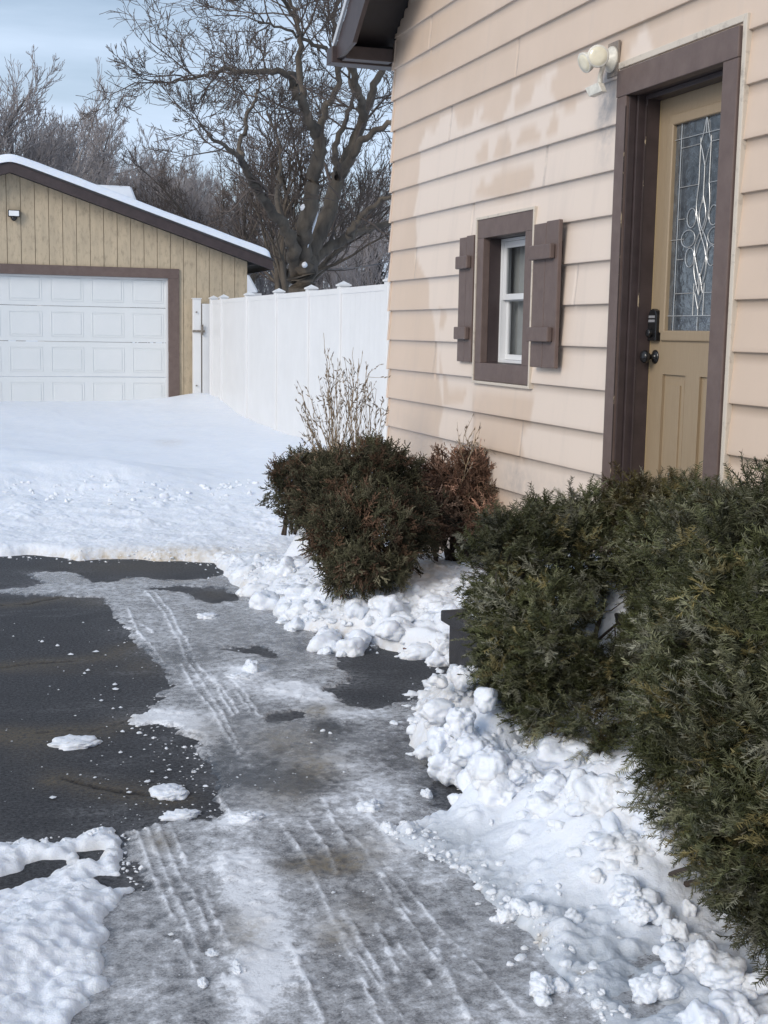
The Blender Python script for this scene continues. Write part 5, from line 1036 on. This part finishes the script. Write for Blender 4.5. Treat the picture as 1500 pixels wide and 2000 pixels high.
TY_=[needle_spray(rgn,.058*rgn.uniform(.8,1.2),26,.021,.0026,1.18,True,.25) for _ in range(8)]
TJ=[]
for _ in range(8):
    Vv=[];Ff=[];k0=0
    for q in range(4):
        v,f=needle_spray(rgn,.030,14,.0075,.0040,.75,False,.3); a=rgn.uniform(0,6.28); t=rgn.uniform(.1,.8) if q else 0; R1=np.array(Matrix.Rotation(a,3,'Z')@Matrix.Rotation(t,3,'X')); v=v@R1.T+np.array([0,0,.012*q]); Vv.append(v);Ff.append(f+k0);k0+=len(v)
    TJ.append((np.concatenate(Vv),np.concatenate(Ff)))
def B_(px_,py_,Y_,rx,ry,rz,w=None,cs=None):
    c=onY(px_,py_,Y_); return (tuple(c),(rx,ry,rz),w)+((cs,) if cs else ())
YP=[(.045,.050,.020),(.058,.064,.028),(.078,.084,.042),(.115,.118,.070),(.185,.185,.140),(.135,.115,.050)]
yl=[B_(968,1235,4.3,.08,.12,.14),B_(1020,1130,4.35,.20,.22,.26),B_(1130,1090,4.4,.24,.22,.24),B_(1230,1080,4.4,.20,.22,.24),B_(1010,1260,4.15,.15,.2,.25),B_(1090,1300,4.0,.22,.24,.28),B_(1200,1290,3.9,.22,.24,.28),B_(1130,1400,3.8,.17,.2,.16),B_(1220,1400,3.75,.14,.2,.12),B_(1070,1020,4.5,.14,.15,.09),B_(990,1050,4.6,.10,.13,.12),B_(1180,1040,4.5,.15,.15,.12),B_(1290,1150,4.2,.16,.2,.25)]
bush('yew_bush','clipped dark green yew bush in front of the doorstep, the left one of the yews','bush',yl,TY_,19000,YP,(1.98,3.95,.12),seed=21,group='yew bushes along the driveway',holes=((1195,1190,36,62),(1090,1172,22,30),(1140,1220,40,20),(1180,1240,26,24),(1290,1105,22,14)),gap=.06)
yb=[B_(1240,1000,4.35,.14,.14,.12,cs=(.02,.006,.0)),B_(1320,1000,4.3,.17,.14,.12,cs=(.02,.006,.0)),B_(1400,1025,4.2,.16,.16,.13),B_(1340,1080,4.0,.18,.2,.18),B_(1420,1110,3.8,.18,.2,.2)]
bush('yew_bush','brown tinged yew bush close to the tan door, behind the other yews','bush',yb,TY_,8500,YP,(2.45,4.1,.2),seed=22,group='yew bushes along the driveway',gap=.04,holes=((1200,1190,40,62),(1290,1105,22,14)))
yn=[B_(1430,1125,3.0,.19,.25,.21,cs=(.008,.008,.006)),B_(1510,1020,3.0,.15,.2,.13,cs=(.01,.01,.008)),B_(1372,1180,3.2,.14,.2,.2),B_(1358,1330,3.0,.13,.22,.26),B_(1450,1330,2.8,.18,.26,.30),B_(1400,1500,2.65,.145,.24,.22),B_(1490,1520,2.55,.16,.24,.26),B_(1460,1650,2.4,.11,.18,.17),B_(1530,1720,2.3,.12,.18,.17),B_(1600,1350,2.7,.25,.3,.5),B_(1290,1430,3.05,.06,.12,.12),B_(1570,1110,2.9,.24,.3,.23)]
bush('yew_bush','large near yew bush filling the right edge, with grey green needle tips','bush',yn,TY_,27000,YP,(1.72,2.65,.1),seed=23,group='yew bushes along the driveway',gap=.02)
JP=[(.060,.056,.034),(.072,.072,.042),(.095,.090,.056),(.13,.12,.080),(.12,.075,.048),(.16,.10,.068)]
jm=[B_(705,935,6.7,.24,.26,.20),B_(640,950,6.8,.16,.2,.14),B_(768,955,6.7,.15,.2,.18),B_(660,1030,6.4,.16,.22,.18),B_(740,1040,6.35,.24,.26,.24),B_(800,1020,6.5,.13,.2,.18),B_(700,1100,6.2,.15,.2,.12),B_(740,890,6.9,.10,.14,.10),B_(640,1070,6.35,.08,.12,.09),B_(690,1120,6.2,.16,.18,.09),B_(745,1110,6.2,.13,.16,.08),B_(610,985,6.9,.09,.14,.10),B_(760,1080,6.3,.10,.15,.10)]
bush('juniper_bush','dense dark green juniper in the snow bank, largest of the three','bush',jm,TJ,14500,JP,(1.98,6.45,.15),matn='scale',seed=31,group='juniper bushes by the house corner',sc=(.75,1.25),gap=.0,up_bias=.2)
jl=[B_(585,925,7.9,.16,.18,.12),B_(560,960,7.8,.12,.15,.12),B_(620,930,7.9,.14,.15,.14),B_(580,1000,7.6,.09,.12,.10),B_(545,925,7.9,.07,.1,.06),B_(610,1000,7.6,.1,.12,.1),B_(660,905,8.0,.1,.1,.1)]
bush('juniper_bush','small ragged juniper behind the dark green one, nearest the fence','bush',jl,TJ,4600,JP,(2.05,8.0,.2),matn='scale',seed=32,group='juniper bushes by the house corner',gap=.1)
BP=[(.17,.095,.065),(.22,.13,.088),(.28,.17,.12),(.34,.22,.165),(.12,.09,.06)]
jb_=[B_(885,930,6.9,.20,.2,.15),B_(940,925,6.9,.16,.15,.13),B_(990,918,6.85,.09,.1,.10),B_(880,990,6.9,.16,.18,.14),B_(935,985,6.8,.14,.16,.12),B_(1000,950,6.75,.06,.1,.08),B_(950,1010,6.7,.10,.12,.10),B_(850,1010,6.8,.1,.15,.16,cs=(-.03,-.005,-.0)),B_(835,960,7.0,.1,.13,.12,cs=(-.03,.0,-.0))]
bush('juniper_bush','rusty brown dying juniper against the siding with bare lower stems','bush',jb_,TJ,9000,BP,(2.53,6.75,.2),matn='scale',seed=33,group='juniper bushes by the house corner',gap=.12,stems=22,stemr=.014)
# dry weeds
def weed(px_list,Y_,base,label,hh,seed,nleaf,rt=.0022):
    rg=np.random.default_rng(seed); Vs=[];Fs=[];k0=0; Lv=[];Lf=[];l0=0
    def leafs(P,n,s):
        nonlocal l0
        for _ in range(n):
            t=rg.uniform(.25,1); k=min(len(P)-2,int(t*(len(P)-1))); c=P[k]+(P[k+1]-P[k])*rg.uniform(); tv=P[k+1]-P[k]; tv/=np.linalg.norm(tv); d=tv+rg.normal(0,.35,3); d/=np.linalg.norm(d); d*=s*rg.uniform(.6,1.3); w=np.cross(d,rg.normal(0,1,3)); w*= .0040/np.linalg.norm(w)
            Lv.append(np.array([c,c+d*.4+w,c+d,c+d*.4-w]));Lf.append(np.arange(4)[None]+l0);l0+=4
    for tip in px_list:
        t=onY(tip[0],tip[1],Y_+rg.normal(0,.12)); b=np.array(base)+np.array([rg.normal(0,.10),rg.normal(0,.08),0]); m=b*.55+t*.45+np.array([rg.normal(0,.02),0,.05]); m[0]=b[0]*.45+t[0]*.55+rg.normal(0,.01)
        P=np.array(sm([tuple(b),tuple(m),tuple(t)],8)); P[1:-1]+=rg.normal(0,.004,P[1:-1].shape); v,f=tube_np(P,np.linspace(rt*1.6,rt*.5,len(P)),4); Vs.append(v);Fs.append(f+k0);k0+=len(v); leafs(P,nleaf,.032)
        for _ in range(5):
            k=rg.integers(4,len(P)-2); d=(P[-1]-P[k])*.55+rg.normal(0,.05,3); Q=np.array([P[k],P[k]+d*.5+rg.normal(0,.01,3),P[k]+d]); v,f=tube_np(Q,[rt*.8,rt*.6,rt*.35],3); Vs.append(v);Fs.append(f+k0);k0+=len(v); leafs(Q,nleaf//3,.028)
    root=empty('dry_weed',tuple(base),label,'dry plant'); o=np.array(base)
    fobj('stalks',np.concatenate(Vs)-o,np.concatenate(Fs),M['straw'],root,True); fobj('husks',np.concatenate(Lv)-o,np.concatenate(Lf),M['straw_dark'],root)['kind']='stuff'
weed([(632,650),(640,680),(690,678),(700,700),(715,705),(722,730),(583,750),(590,790),(610,780),(640,735),(655,755),(667,720),(625,760),(735,760),(748,775),(745,810),(605,830),(650,690),(673,700),(708,690),(718,715),(600,760),(590,770),(640,760),(700,740),(680,720),(712,760),(595,800),(660,700)],7.6,(2.27,7.6,.30),'tall dry weed stalks rising behind the dark juniper against the white fence',1,41,22)
weed([(943,800),(948,815),(938,830),(952,840),(935,850),(950,860)],6.98,(2.66,6.95,.3),'small pale dry weed standing against the siding above the brown juniper',1,42,24,.0028)
# stick, leaves
mb=MB(); a=onz(685,1163,.12); P=[tuple(a),tuple(onY(678,1145,a[1]+.01)),tuple(onY(670,1118,a[1]+.02))]; mb.tube(P,[.006,.005,.003],6); mb.tube([tuple(a),tuple(onz(697,1166,.12))],[.006,.003],5); o=mb.build('stick',M['stem'],smooth=True); tag(o,'short dark broken stick poking out of the snow below the big juniper','stick')
def leaf(px_,py_,z,s,lab,seed):
    rg=np.random.default_rng(seed); c=onz(px_,py_,z); mb=MB(); n=9
    pts=[]; 
    for k in range(n*2):
        a=math.pi*k/n; r=s*(1 if k%2==0 else .55)*rg.uniform(.75,1.1); pts.append((c[0]+r*math.cos(a),c[1]+r*.6*math.sin(a),c[2]+.012+.4*r*math.sin(a)+rg.uniform(-.003,.003)))
    mb.prism(pts,(0,0,.0015)); o=mb.build('dead_leaf',M['leaf']); tag(o,lab,'leaf')
leaf(850,1221,.10,.019,'curled dark red leaf on the snow just left of the doorstep',1)
leaf(845,1267,.03,.013,'small dead leaf at the snow edge below the doorstep corner',2)
leaf(870,1272,.03,.013,'dead leaf on the snow edge beside the dark asphalt patch',3)
leaf(790,1272,.02,.010,'tiny dead leaf at the top edge of the dark asphalt patch',4)
leaf(644,1272,.01,.010,'tiny dead leaf at the left tip of the dark asphalt patch',5)
leaf(560,1165,.06,.013,'dry greenish leaf stuck upright in the bank below the junipers',6)
leaf(1178,1708,.08,.013,'dark curled leaf in a hollow of the snow near the close yew',7)
